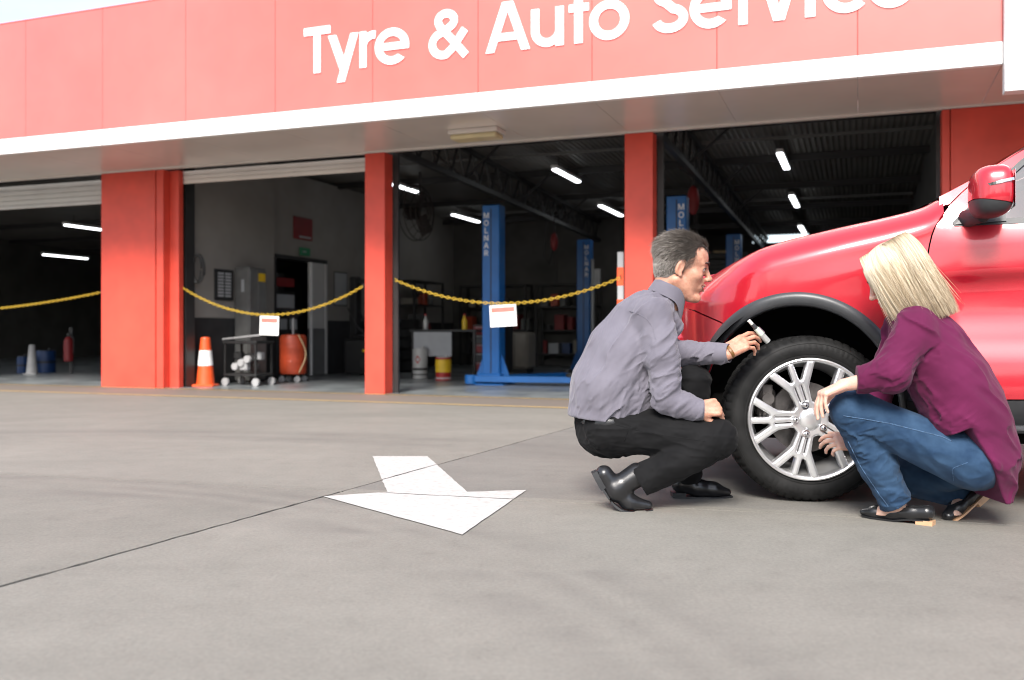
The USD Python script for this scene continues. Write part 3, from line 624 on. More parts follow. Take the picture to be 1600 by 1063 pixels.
# headlight wrapped round the corner
hl = Polygon([(x, float(q_of(np.array(x), z))) for x, z in [(0.665, 0.90), (0.675, 0.91), (0.69, 0.94), (0.695, 0.96), (0.69, 0.97), (0.68, 0.965), (0.665, 0.955)]]).segmentize(0.02)
def fender_out(P, o=-0.008):
    V = fender(P); e = 1e-4; A = fender(P + [e, 0]) - fender(P - [e, 0]); Bv = fender(P + [0, e]) - fender(P - [0, e]); n = np.cross(A, Bv); n /= np.linalg.norm(n, axis=1, keepdims=True)
    return V - n * o * np.sign(n[:, 1:2] + 1e-9) * -1 if False else V + np.where(n[:, 1:2] > 0, -n, n) * abs(o)
for side in (0, 1):
    f = (lambda m: far(m)) if side else (lambda m: m)
    hp = car.part('headlight', f(panel(hl, lambda P: fender_out(P, -0.002), 0.014, 0.01)), m_chrome, 38)
    car.part('lens', f(panel(hl, lambda P: fender_out(P, -0.012), 0.014, 0.01)), m_lamp, 38, parent=hp)
# doors, sill, quarter and greenhouse
zt = PchipInterpolator([1.85, 2.1, 2.4, 2.62, 2.8, 3.6, 4.6, 5.0], [1.338, 1.479, 1.668, 1.765, 1.80, 1.83, 1.80, 1.74])
top_seam = PchipInterpolator([p[0] for p in seam[5:]] + [4.3], [p[1] for p in seam[5:]] + [1.72])
def door_poly(a, b, first=False):
    lo = [(x, 0.455) for x in np.linspace(a, b, 30)]; hi = [(x, float(top_seam(x))) for x in np.linspace(max(a, 1.898), b, 50)][::-1]
    if first: lo = [(x, 0.455) for x in np.linspace(1.795 + gap, b, 30)]; fr = [(x + gap, z) for x, z in seam_f if z > 0.46]; return Polygon(lo + hi + fr[::-1])
    return Polygon(lo + hi)
win1 = Polygon([(1.930, 1.222), (2.06, 1.345), (2.253, 1.520), (2.33, 1.563), (2.56, 1.655), (2.80, 1.690), (2.80, 1.262), (2.3, 1.240)])
win2 = Polygon([(2.90, 1.268), (2.90, 1.692), (3.65, 1.695), (3.72, 1.60), (3.60, 1.28)])
sail = Polygon([(1.926, 1.216), (2.02, 1.325), (2.10, 1.395), (2.135, 1.425), (2.150, 1.232)])
d1 = door_poly(1.795, 2.853, True); d2 = door_poly(2.861, 3.85)
rear_arch = arch(CARX + 2.80, 0.0)
p1 = car.part('front_door', panel(d1.difference(win1.buffer(0.012)), flank, 0.018), m_car, 38); p2 = car.part('front_door', far(panel(d1.difference(win1.buffer(0.012)), flank, 0.03)), m_car, 38)
q1 = car.part('rear_door', panel(d2.difference(win2.buffer(0.012)).difference(rear_arch), flank, 0.03), m_car, 38); q2 = car.part('rear_door', far(panel(d2.difference(win2.buffer(0.012)).difference(rear_arch), flank, 0.03)), m_car, 38)
inn = lambda o: (lambda P: flank(P) + [0, o, 0])
for par, wn, fl in ((p1, win1, 0), (p2, win1, 1), (q1, win2, 0), (q2, win2, 1)):
    f = far if fl else (lambda m: m)
    car.part('window_seal', f(panel(wn.buffer(0.014).difference(wn.buffer(-0.012)), inn(-0.003), 0.02)), m_black_plastic, 38, parent=par)
    car.part('window_glass', f(panel(wn.buffer(-0.006), inn(0.008), 0.05, 0.004)), m_glass, 38, parent=par)
car.part('mirror_sail', panel(sail, inn(-0.008), 0.02), m_flare, 38, parent=p1); car.part('mirror_sail', far(panel(sail, inn(-0.008), 0.03)), m_flare, 38, parent=p2)
for par, x, fl in ((p1, 2.66, 0), (q1, 3.68, 0), (p2, 2.66, 1), (q2, 3.68, 1)):
    hm = tube([flank(np.array([[x + dx, 1.02]]))[0] + [0, dy, 0] for dx, dy in ((-.1, 0.0), (-.08, -.035), (0, -.042), (.08, -.035), (.1, 0.0))], 0.013, 10)
    car.part('door_handle', far(hm) if fl else hm, m_car, True, parent=par)
clad = Polygon([(x, 0.30) for x in np.linspace(1.70, 3.6, 40)] + [(x, 0.448) for x in np.linspace(3.62, 1.72, 40)]).difference(rear_arch.buffer(0.02))
both('sill_cladding', panel(clad, flank, 0.03), m_black_plastic)
ap_ = Polygon([(x, float(top_seam(x)) + 0.007) for x in np.linspace(1.905, 4.2, 60)] + [(x, float(zt(x))) for x in np.linspace(4.2, 1.86, 70)] + [(1.8615, 1.300)])
both('roof_pillar', panel(ap_, flank, 0.02), m_car)
quarter = Polygon([(3.858, 0.46)] + [(5.2, 0.46), (5.25, 1.0), (5.15, 1.25), (4.75, 1.75), (4.3, 1.715), (3.858, 1.72)]).difference(rear_arch)
win3 = Polygon([(3.93, 1.30), (3.96, 1.66), (4.45, 1.63), (4.75, 1.40), (4.72, 1.31)])
both('rear_quarter', panel(quarter.difference(win3), flank, 0.04), m_car); both('quarter_glass', panel(win3.buffer(0.004), inn(0.006), 0.06), m_glass)
# roof, windscreen, tail, underside
def across(f, nx, ny, crown=0.03):
    v = []
    for i in range(nx):
        a, b = f(i / (nx - 1))
        for j in range(ny):
            s = j / (ny - 1); w = 4 * s * (1 - s); p = a + (b - a) * s; v.append(p + np.array([-0.10 * w if crown < 0 else 0, 0, abs(crown) * w]))
    f_ = [(i * ny + j, (i + 1) * ny + j, (i + 1) * ny + j + 1, i * ny + j + 1) for i in range(nx - 1) for j in range(ny - 1)]
    v = np.array(v); f_ = np.array(f_); return trimesh.Trimesh(v, np.vstack([f_[:, [0, 1, 2]], f_[:, [0, 2, 3]]]), process=False)
def rail(X, dz=0.0):
    a = flank(np.array([[X, float(zt(X)) - 0.003 + dz]]))[0]; b = a.copy(); b[1] = 2 * (YC + .95) - a[1]; return a, b
car.part('windscreen', across(lambda u: rail(1.87 + 0.75 * u, -0.012), 24, 16, -0.02), m_glass, True)
car.part('roof', across(lambda u: rail(2.62 + 2.35 * u), 40, 16, 0.035), m_car, True)
car.part('scuttle', bx(1.72, 1.90, YC + .22, YC + 1.68, 1.18, 1.30, 0.02), m_black_plastic)
car.part('tailgate', bx(5.10, 5.24, YC + .12, YC + 1.78, 0.46, 1.28, 0.04), m_car); car.part('rear_window', across(lambda u: (np.array([5.22 - .42 * u, YC + .22 + .1 * u, 1.27 + .46 * u]), np.array([5.22 - .42 * u, YC + 1.68 - .1 * u, 1.27 + .46 * u])), 6, 6, 0.0), m_glass)
car.part('underbody', bx(0.80, 5.1, YC + .33, YC + 1.57, 0.26, 0.46, 0.03), m_under)
car.part('engine_bay', bx(0.72, 1.76, YC + .47, YC + 1.43, 0.46, 0.98, 0.03), m_under)
car.part('cabin_floor', bx(1.80, 5.05, YC + .17, YC + 1.73, 0.46, 0.60), m_under)
for yy in (YC + .28, YC + 1.02):
    car.part('seat', cat([bx(2.55, 3.05, yy, yy + .58, .60, .95, .06), move(bx(-.09, .09, yy, yy + .58, 0, .72, .06), rot=Rot.from_euler('y', 12, degrees=True).as_matrix(), loc=(3.02, 0, .9)), bx(3.12, 3.24, yy + .16, yy + .42, 1.60, 1.76, .04)]), m_under)
car.part('dashboard', bx(1.86, 2.25, YC + .20, YC + 1.70, 0.85, 1.20, .05), m_under)
car.part('side_step', cat([bx(1.95, 3.5, YC + .0, YC + .13, 0.315, 0.345, 0.012)]), m_flare)
for xx in (2.1, 3.3): car.part('step_bracket', bx(xx, xx + .06, YC + .10, YC + .36, 0.285, 0.314), m_under)
# flares and wheel wells
def flare(cx, surf):
    T = np.linspace(math.pi + 0.28, -0.28, 90); rows = []
    for off, y in ((0.060, 0.006), (0.052, -0.010), (0.035, -0.016), (0.015, -0.014), (0.002, -0.006), (-0.004, 0.006), (-0.004, 0.07)):
        X = cx + (0.452 + off) * np.cos(T); Z = AZC + (0.497 + off) * np.sin(T); rows.append(np.column_stack([X, surf(X, Z) + y, Z]))
    v = np.array(rows); k, n = v.shape[:2]; f = [(i * n + j, i * n + j + 1, (i + 1) * n + j + 1, (i + 1) * n + j) for i in range(k - 1) for j in range(n - 1)]; f = np.array(f)
    m = trimesh.Trimesh(v.reshape(-1, 3), np.vstack([f[:, [0, 1, 2]], f[:, [0, 2, 3]]]), process=False); m.invert(); return m
def surf_front(X, Z):
    Xc = np.clip(X, .67, 1.87); return fender(np.column_stack([Xc, q_of(Xc, np.clip(Z, .26, 2))]))[:, 1]
both('arch_flare', flare(AXC, surf_front), m_flare, 60)
both('arch_flare', flare(CARX + 2.80, lambda X, Z: flank(np.column_stack([X, np.clip(Z, .26, 2)]))[:, 1]), m_flare, 60)
def well(cx):
    T = np.linspace(math.pi + .3, -.3, 50); v = np.array([np.column_stack([cx + .475 * np.cos(T), np.full(50, y), AZC + .515 * np.sin(T)]) for y in (YC + .03, YC + .50)]); f = [(j, j + 1, 51 + j, 50 + j) for j in range(49)]; f = np.array(f)
    a = trimesh.Trimesh(v.reshape(-1, 3), np.vstack([f[:, [0, 1, 2]], f[:, [0, 2, 3]]]), process=False)
    return cat([a, bx(cx - .48, cx + .48, YC + .46, YC + .50, .26, .9)])
both('wheel_arch_liner', well(AXC), m_under, False); both('wheel_arch_liner', well(CARX + 2.80), m_under, False)
# the wing mirror
def mirror():
    c = np.array([2.062, YC - 0.120, 1.332]); s = trimesh.creation.icosphere(4); v = s.vertices
    e = 0.62; w = np.sign(v) * np.abs(v) ** e; w /= (np.abs(w) ** (2 / e)).sum(1, keepdims=True) ** (e / 2)
    w[:, 0] *= np.where(w[:, 0] > 0, 0.92, 1.05); w = w * [0.086, 0.115, 0.108]; w[:, 2] += 0.10 * w[:, 0] ; w[:, 0] -= 0.12 * w[:, 1]
    s = trimesh.Trimesh(w + c, s.faces, process=False)
    up = trimesh.intersections.slice_mesh_plane(s, (0.12, 0, 1), c + [0, 0, -.046]); lo = trimesh.intersections.slice_mesh_plane(s, (-0.12, 0, -1), c + [0, 0, -.049])
    lo.vertices = c + (lo.vertices - c) * 0.985
    return c, up, lo
mc, mup, mlo = mirror()
for par, f in ((p1, lambda m: m), (p2, far)):
    mp = car.part('wing_mirror', f(mup), m_car, 50, parent=None)
    car.part('mirror_base', f(mlo), m_black_plastic, 50, parent=mp)
    st_ = cat([tube([mc + [-.03, .05, -.085], mc + [-.06, .12, -.092], mc + [-.085, .19, -.09]], [0.036, 0.032, 0.040], 14)])
    car.part('mirror_arm', f(st_), m_black_plastic, True, parent=mp)
    ind = np.array([mc + [(-0.060 + 0.135 * u) , -.1135 + .02 * (u - .5) ** 2 * 4 - .012 * (u - .5), 0.006 + 0.034 * u] for u in np.linspace(0, 1, 14)]); 
    car.part('indicator', f(cat([bar(a, b, 0.012, 0.013, up=(0, 1, 0)) for a, b in zip(ind[3:-1], ind[4:])])), m_chrome, False, parent=mp)
    car.part('mirror_glass', f(bx(mc[0] + .082, mc[0] + .0845, mc[1] - .10, mc[1] + .10, mc[2] - .07, mc[2] + .085, 0.001)), m_chrome, False, parent=mp)

# wheels: local axis y outwards is -y, centre at the origin, outer face near y = 0
RR, RT = 0.2687, 0.3666
def rim_face():
    """Five broad arms; each leaves the hub as a parallel trunk and forks into three spokes."""
    sp, slot = [], []
    for k in range(5):
        a = math.radians(38 + 72 * k); Q = lambda l, t: (l * math.cos(a) - t * math.sin(a), l * math.sin(a) + t * math.cos(a))
        sp.append(Polygon([Q(0.0, -.034), Q(0.148, -.038), Q(0.148, .038), Q(0.0, .034)]))
        for g in (-1, 1):
            sp.append(LineString([Q(.10, g * .0215), Q(.140, g * .0265), Q(.165, g * .040), Q(.246, g * .094)]).buffer(.0165, cap_style='flat'))
            slot.append(LineString([Q(.084, g * .0125), Q(.15, g * .0145)]).buffer(.0028))
        sp.append(LineString([Q(.12, 0), Q(.262, 0)]).buffer(.0132, cap_style='flat'))
    f = unary_union(sp + [Point(0, 0).buffer(.078, 64)]).buffer(.009).buffer(-.009).difference(unary_union(slot)).buffer(-.0025).buffer(.0025)
    return f.intersection(Point(0, 0).buffer(.2585, 96))
rface = rim_face()
import shapely
def puffed(poly, h, dish, depth, rnd=0.006):
    P, f, loops = tri_poly(poly, h, h); bd = poly.boundary; dist = shapely.distance(shapely.points(P), bd); r = np.hypot(P[:, 0], P[:, 1])
    z = dish(r) - rnd * (1 - np.clip(dist / rnd, 0, 1)) ** 2; V = np.column_stack([P[:, 0], -z, P[:, 1]]); n = len(V); VV = [V]; FF = [f]
    for l in loops:
        w = V[l].copy(); w[:, 1] += depth; c = w[:, [0, 2]]; VV.append(w); k = len(l); i = np.arange(k); j = (i + 1) % k; FF += [np.column_stack([l[i], n + i, n + j]), np.column_stack([l[i], n + j, l[j]])]; n += k
    m = trimesh.Trimesh(np.vstack(VV), np.vstack(FF), process=False); return m
def ring_grid(prof_fn, na, nb):
    th = np.linspace(0, 2 * np.pi, na, endpoint=False); V = []
    for t in th: V.append(prof_fn(t))
    V = np.array(V); out = np.stack([V[:, :, 0] * np.cos(th)[:, None], V[:, :, 1], V[:, :, 0] * np.sin(th)[:, None]], -1); nb = V.shape[1]
    i = np.arange(na)[:, None]; j = np.arange(nb - 1)[None]; a = i * nb + j; b = ((i + 1) % na) * nb + j
    q = np.stack([a, b, b + 1, a + 1], -1).reshape(-1, 4); m = trimesh.Trimesh(out.reshape(-1, 3), np.vstack([q[:, [0, 1, 2]], q[:, [0, 2, 3]]]), process=False); return m
tyre_pts = np.array([(0.255, 0.035), (0.2655, 0.016), (0.271, 0.004), (0.280, -0.004), (0.284, -0.0035), (0.2845, -0.0065), (0.291, -0.0085), (0.300, -0.0105), (0.312, -0.011), (0.324, -0.009), (0.332, -0.006), (0.3325, -0.0085), (0.338, -0.006), (0.345, -0.001), (0.352, 0.008), (0.358, 0.019), (0.3625, 0.032)])
tr = []
for y0, y1 in ((0.036, 0.066), (0.075, 0.108), (0.117, 0.141), (0.150, 0.183)): tr += [(0.3655 - 0.0, y0), (0.3664, (y0 + y1) / 2), (0.3655, y1), (0.358, y1 + 0.0008), (0.358, y1 + 0.0082)]
tr += [(0.3655, 0.192), (0.3625, 0.222)]
prof = np.vstack([tyre_pts, tr, [(0.352, 0.246), (0.332, 0.262), (0.30, 0.266), (0.27, 0.25), (0.255, 0.22)]])
ntp = len(tyre_pts); NA = 360
def tyre_prof(t):
    p = prof.copy(); k = (t / (2 * math.pi) * 60) % 1.0
    sh = (p[:, 1] > 0.004) & (p[:, 1] < 0.07) & (p[:, 0] > 0.349); p[sh, 0] -= 0.0045 * (k < 0.17)
    sh2 = (p[:, 1] > 0.187) & (p[:, 1] < 0.24) & (p[:, 0] > 0.345); p[sh2, 0] -= 0.0045 * (k < 0.17)
    k2 = (t / (2 * math.pi) * 75 + 0.3) % 1.0; mid = (p[:, 1] > 0.07) & (p[:, 1] < 0.187) & (p[:, 0] > 0.36); p[mid, 0] -= 0.004 * (k2 < 0.13)
    a = math.degrees(t) % 180
    if 50 < a < 120 and (a * 1.4) % 6 < 3.6:
        s = (p[:, 0] > 0.300) & (p[:, 0] < 0.326) & (p[:, 1] < 0); p[s, 1] -= 0.0012
    return p
def wheel(name, label, cx, yface, spin=0.0, flip=False):
    base = (cx, yface, RT - 0.003)
    rz = math.pi if flip else 0.0
    return base, rz
dish = lambda r: 0.004 - 0.018 * np.clip(1 - r / 0.20, 0, 1) ** 1.5 + 0.0
def build_wheel(pos, spin, flip, steer=-20.6):
    Tm = np.eye(4); R = Rot.from_euler('y', spin, degrees=True).as_matrix()
    if flip: R = Rot.from_euler('z', 180, degrees=True).as_matrix() @ R
    R = Rot.from_euler('z', steer, degrees=True).as_matrix() @ R
    Tm[:3, :3] = R; Tm[:3, 3] = pos; g = lambda m: move(m, T=Tm)
    ty = ring_grid(tyre_prof, NA, 0); 
    if ty.volume < 0: ty.invert()
    ty = g(ty); ty.vertices[:, 2] = np.maximum(ty.vertices[:, 2], 0.001)
    w = car.part('wheel', g(puffed(rface, 0.0045, dish, 0.045)), m_alloy, 40)
    car.part('tyre', ty, m_rubber, 35, parent=w)
    lip = ring_grid(lambda t: np.array([(0.246, 0.06), (0.248, 0.014), (0.2505, 0.004), (0.254, -0.001), (0.258, -0.005), (0.263, -0.007), (0.268, -0.005), (0.2700, 0.004), (0.264, 0.012), (0.255, 0.03)]), 160, 0)
    car.part('rim_lip', g(lip), m_alloy, 40, parent=w)
    car.part('rim_barrel', g(ring_grid(lambda t: np.array([(0.250, 0.02), (0.245, 0.05), (0.230, 0.09), (0.222, 0.20), (0.24, 0.235)]), 96, 0)), m_alloy, 40, parent=w)
    cap_p = [(0, 0.012), (0.02, 0.0115), (0.035, 0.009), (0.046, 0.004), (0.051, -0.004), (0.052, -0.02), (0, -0.02)]
    cm = trimesh.creation.revolve(np.array(cap_p)[::-1], sections=48); cm.apply_transform(trimesh.transformations.rotation_matrix(math.pi / 2, (1, 0, 0))); cm.apply_translation((0, 0.008, 0))
    car.part('centre_cap', g(cm), m_alloy, 40, parent=w)
    for k in range(5):
        a = math.radians(38 + 72 * k); p = np.array([0.066 * math.cos(a), 0, 0.066 * math.sin(a)])
        nut = trimesh.creation.cylinder(radius=0.0105, height=0.026, sections=6); nut.apply_transform(trimesh.transformations.rotation_matrix(math.pi / 2, (1, 0, 0)))
        d = trimesh.creation.icosphere(2, 0.0095); d.apply_scale((1, .6, 1)); d.apply_translation((0, -0.013, 0)); cup = trimesh.creation.annulus(0.0135, 0.0165, 0.008, sections=24); cup.apply_transform(trimesh.transformations.rotation_matrix(math.pi / 2, (1, 0, 0)))
        car.part('wheel_nut', g(move(cat([nut, d, cup]), loc=p + [0, 0.004, 0])), m_chrome, 30, parent=w)
    dm = trimesh.creation.annulus(0.07, 0.158, 0.024, sections=64); dm.apply_transform(trimesh.transformations.rotation_matrix(math.pi / 2, (1, 0, 0))); dm.apply_translation((0, 0.125, 0))
    hb = revolve([(0, -.05), (.075, -.05), (.085, 0), (.085, .05), (0, .05)], 40, 'y', (0, 0.11, 0))
    car.part('brake_disc', g(cat([dm, hb])), m_disc, 40, parent=w)
    cal = cat([bx(-.215, -.135, 0.075, 0.17, 0.0, 0.13, 0.014), move(revolve([(0, -.02), (.026, -.02), (.028, 0), (0, .012)], 20, 'y'), loc=(-.172, 0.07, 0.085)), move(revolve([(0, -.02), (.022, -.02), (.024, 0), (0, .012)], 20, 'y'), loc=(-.172, 0.07, 0.03)), bx(-.20, -.15, 0.06, 0.078, -0.03, 0.15, 0.006)])
    cal.apply_transform(np.linalg.inv(np.vstack([np.column_stack([Rot.from_euler('y', spin, degrees=True).as_matrix(), [0, 0, 0]]), [0, 0, 0, 1]])))
    car.part('brake_caliper', g(cal), m_disc, 40, parent=w)
car.turn = False
build_wheel((CARX, YC + 0.062, RT - 0.002), 0.0, False, -6.0)
def wpos(a, b): return (1.307 + CA * a + SA * b, 4.062 - SA * a + CA * b, RT - 0.002)
for a_, b_, fl_, sp_, st_ in ((2.65, 0.02, False, 25, -20.6), (0.0, 1.76, True, 10, -6.0), (2.65, 1.74, True, 40, -20.6)): build_wheel(wpos(a_, b_), sp_, fl_, st_)
# ---------------------------------------------------------------- people
def ridged(P, sc, seed): return 1 - np.abs(2 * meshkit.fbm(P * sc, 3, seed) - 1)
def frame_from(f, up):
    f = np.array(f, float); f /= np.linalg.norm(f); u = np.array(up, float); u = u - (u @ f) * f; u /= np.linalg.norm(u); return f, u, np.cross(u, f)
def skin_mat(name, a, b):
    return usdkit.material(stage, '/World/Looks/' + name, {'g': ('geometry', {}), 'n': ('noise_texture', {'scale': 38.0, 'detail': 8.0, 'roughness': 0.7}), 'r': ('rgb_ramp', {'ramp': [(0.35, a), (0.65, b)]}),
        'bn': ('noise_texture', {'scale': 420.0, 'detail': 2.0}), 'bp': ('bump', {'strength': 0.35, 'distance': 0.002}),
        'p': ('principled_bsdf', {'roughness': 0.48, 'subsurface_weight': 0.25, 'subsurface_scale': 0.006, 'subsurface_radius': (1.0, 0.35, 0.2), 'specular_ior_level': 0.4})},
        [('g.position', 'n.vector'), ('n.fac', 'r.fac'), ('r.color', 'p.base_color'), ('g.position', 'bn.vector'), ('bn.fac', 'bp.height'), ('bp.normal', 'p.normal')], surface='p.BSDF')
def cloth(name, a, b, scale=6.0, weave=900.0, rough=0.85, sheen=0.2, stripe=None):
    nodes = {'g': ('geometry', {}), 'n': ('noise_texture', {'scale': scale, 'detail': 5.0, 'roughness': 0.6}), 'r': ('rgb_ramp', {'ramp': [(0.33, a), (0.67, b)]}),
             'w': ('noise_texture', {'scale': weave, 'detail': 1.0}), 'bp': ('bump', {'strength': 0.25, 'distance': 0.0015}),
             'p': ('principled_bsdf', {'roughness': rough, 'sheen_weight': sheen, 'sheen_roughness': 0.5, 'specular_ior_level': 0.14})}
    links = [('g.position', 'n.vector'), ('n.fac', 'r.fac'), ('g.position', 'w.vector'), ('w.fac', 'bp.height'), ('bp.normal', 'p.normal')]
    if stripe:
        nodes['mp'] = ('mapping', {'rotation': stripe[1], 'scale': (1, 1, 1)}); nodes['wv'] = ('wave_texture', {'scale': stripe[0], 'distortion': 1.5, 'detail': 1.0, 'detail_scale': 0.4})
        nodes['sr'] = ('rgb_ramp', {'ramp': [(0.55, (1, 1, 1)), (0.85, stripe[2])]}); nodes['mx'] = ('mix_color', {'blend_type': 'multiply', 'fac': 1.0})
        links += [('g.position', 'mp.vector'), ('mp.vector', 'wv.vector'), ('wv.fac', 'sr.fac'), ('r.color', 'mx.a'), ('sr.color', 'mx.b'), ('mx.result', 'p.base_color')]
    else: links += [('r.color', 'p.base_color')]
    return usdkit.material(stage, '/World/Looks/' + name, nodes, links, surface='p.BSDF')
m_skin1 = skin_mat('sunned_skin', (0.34, 0.155, 0.10), (0.50, 0.27, 0.19)); m_skin2 = skin_mat('fair_skin', (0.52, 0.31, 0.24), (0.60, 0.37, 0.29))
m_shirt = cloth('mauve_grey_shirt', (0.118, 0.111, 0.134), (0.150, 0.142, 0.168), 5.0, 1100, 0.8, 0.15, (95.0, (0, 0.5, 0.4), (0.80, 0.79, 0.84)))
m_trousers = cloth('black_trousers', (0.004, 0.004, 0.0045), (0.008, 0.008, 0.0085), 8, 1000, 0.85, 0.02)
m_tunic = cloth('plum_knit', (0.072, 0.007, 0.033), (0.098, 0.010, 0.046), 5, 1000, 0.85, 0.06)
m_jeans = cloth('blue_denim', (0.011, 0.029, 0.064), (0.030, 0.063, 0.116), 9, 700, 0.85, 0.04)
m_leather = mat('black_leather', (0.010, 0.010, 0.011), 0.28, 0.2, 12, bump=0.1, bscale=260, spec=0.6)
m_tan = mat('tan_heel_leather', (0.50, 0.30, 0.17), 0.5, 0.12, 20)
m_eye = mat('eye_white', (0.62, 0.60, 0.57), 0.15, 0.02, 5); m_iris = mat('eye_iris', (0.02, 0.014, 0.01), 0.1, 0.1, 5)
m_hair1 = mat('greying_hair_base', (0.045, 0.038, 0.032), 0.6, 0.4, 70)
m_hair1s = usdkit.material(stage, '/World/Looks/greying_hair', {'a': ('attribute', {'attribute': 'shade'}), 'r': ('rgb_ramp', {'ramp': [(0.0, (0.020, 0.015, 0.011)), (0.35, (0.070, 0.056, 0.045)), (0.65, (0.24, 0.215, 0.19)), (1.0, (0.52, 0.49, 0.46))]}), 'p': ('principled_bsdf', {'roughness': 0.45, 'specular_ior_level': 0.4})},
    [('a.fac', 'r.fac'), ('r.color', 'p.base_color')], surface='p.BSDF')
m_hair2 = usdkit.material(stage, '/World/Looks/blonde_hair', {'a': ('attribute', {'attribute': 'shade'}), 'r': ('rgb_ramp', {'ramp': [(0.0, (0.15, 0.105, 0.065)), (0.35, (0.36, 0.27, 0.165)), (0.7, (0.58, 0.49, 0.355)), (1.0, (0.70, 0.63, 0.51))]}), 'p': ('principled_bsdf', {'roughness': 0.36, 'specular_ior_level': 0.5})},
    [('a.fac', 'r.fac'), ('r.color', 'p.base_color')], surface='p.BSDF')

def head_into(fd, C, R, s, male=True):
    """Skull, jaw, brow, nose, lips, lids and ears in the head's own axes (x forward, y left, z up; origin between the ears)."""
    w = lambda p: C + s * (R @ np.array(p, float))
    E = lambda c, r, k=.012, op='add', rot=None: fd.ell(w(c), np.array(r) * s, k * s, R if rot is None else R @ rot, op)
    K = lambda p, q, r0, r1, k=.01, op='add': fd.cone(w(p), w(q), r0 * s, r1 * s, k * s, op)
    E((-.008, 0, .052), (.098, .077, .080)); E((.040, 0, .045), (.055, .064, .060), .02)
    E((.042, 0, -.022), (.050, .057, .072), .02)
    for y in (-1, 1):
        K((-.008, y * .056, -.045), (.062, y * .018, -.096), .020, .017, .022); E((.058, y * .045, -.008), (.026, .020, .021), .018)
        K((.089, y * .008, .034), (.073, y * .044, .036), .0105, .009, .010)
        E((.099, y * .033, .019), (.016, .017, .012), .010, 'cut')
        E((.0745, y * .033, .020), (.0160, .0170, .0135), .004); E((.093, y * .034, .0178), (.0115, .0150, .0052), .002, 'cut')
        E((-.006, y * .0755, .004), (.0165, .0070, .030), .006, rot=Rot.from_euler('yz', [14, -16 * y], degrees=True).as_matrix())
        E((-.002, y * .083, .005), (.008, .0055, .017), .005, 'cut', rot=Rot.from_euler('y', 14, degrees=True).as_matrix())
        E((.001, y * .0745, -.022), (.007, .0055, .009), .005)
    E((.084, 0, -.093), (.019, .024, .019), .016)
    K((.093, 0, .026), (.114, 0, -.010), .0085, .0105, .010); E((.1165, 0, -.0135), (.0115, .0118, .0098), .007)
    for y in (-1, 1): E((.1055, y * .0125, -.0175), (.0115, .0075, .0078), .005); E((.1085, y * .007, -.0245), (.006, .0035, .003), .003, 'cut')
    E((.083, 0, -.046), (.021, .032, .024), .014)
    for y in (-1, 1):
        K((.1035, 0, -.0415), (.090, y * .026, -.045 + (.004 if male else 0)), .0055, .003, .004); K((.1025, 0, -.0575), (.088, y * .025, -.0505 + (.004 if male else 0)), .0065, .003, .004)
    if male:
        K((.108, -.012, -.0500), (.108, .012, -.0500), .0062, .0062, .002, 'cut')
        for y in (-1, 1): K((.106, y * .010, -.0500), (.091, y * .030, -.043), .0056, .0022, .002, 'cut'); K((.100, y * .022, -.022), (.080, y * .042, -.058), .004, .003, .008, 'cut')
    else: K((.110, -.018, -.0495), (.110, .018, -.0495), .0022, .0022, .002, 'cut')
    return w
def hand_into(fd, W, f, n, sc=1.0, curls=None, thumb=None, side=1, spread=0.06):
    """Palm, four fingers and a thumb. f: forward, n: where the palm faces, side: +1 when the thumb lies towards cross(f, n)."""
    f, n, _ = frame_from(f, n); s = np.cross(f, n) * side; S = lambda a, b, c: W + sc * (a * f + b * s + c * n)
    off = (.030, .0095, -.0105, -.029); base = (.088, .092, .087, .079)
    ln = ((.042, .026, .021), (.047, .030, .022), (.042, .027, .021), (.033, .021, .019)); rad = (.0094, .0096, .0090, .0080)
    for o, b, r in zip(off, base, rad):
        fd.cone(S(0.0, o * .62, 0), S(b, o, -.002), .0165 * sc, .0125 * sc, .010 * sc)
    fd.cone(S(.02, .0, .004), S(.075, 0, .004), .020 * sc, .018 * sc, .012 * sc); fd.ell(S(.035, .024, .010), np.array((.026, .018, .018)) * sc, .010 * sc)
    tips = []
    for i in range(4):
        c = curls[i] if curls is not None else (25, 35, 25); p = S(base[i], off[i], -.002); a = 0; sp = spread * (1.5 - i)
        for j in range(3):
            a += math.radians(c[j]); d = math.cos(a) * (f * math.cos(sp) + s * math.sin(sp)) + math.sin(a) * n
            q = p + d * ln[i][j] * sc; r0, r1 = rad[i] * (1 - .09 * j) * sc, rad[i] * (1 - .09 * (j + 1)) * sc
            fd.cone(p, q, r0, r1, .0022 * sc); p = q
        tips.append(p)
    t = thumb or ((.5, .75, .35), (.85, .3, .35), (.95, .05, .3)); p = S(.022, .026, .006)
    for j, (l, r) in enumerate(((.042, .0125), (.034, .0108), (.026, .0098))):
        d = t[j][0] * f + t[j][1] * s + t[j][2] * n; d /= np.linalg.norm(d); q = p + d * l * sc; fd.cone(p, q, r * sc, r * .92 * sc, .004 * sc); p = q
    return tips, p

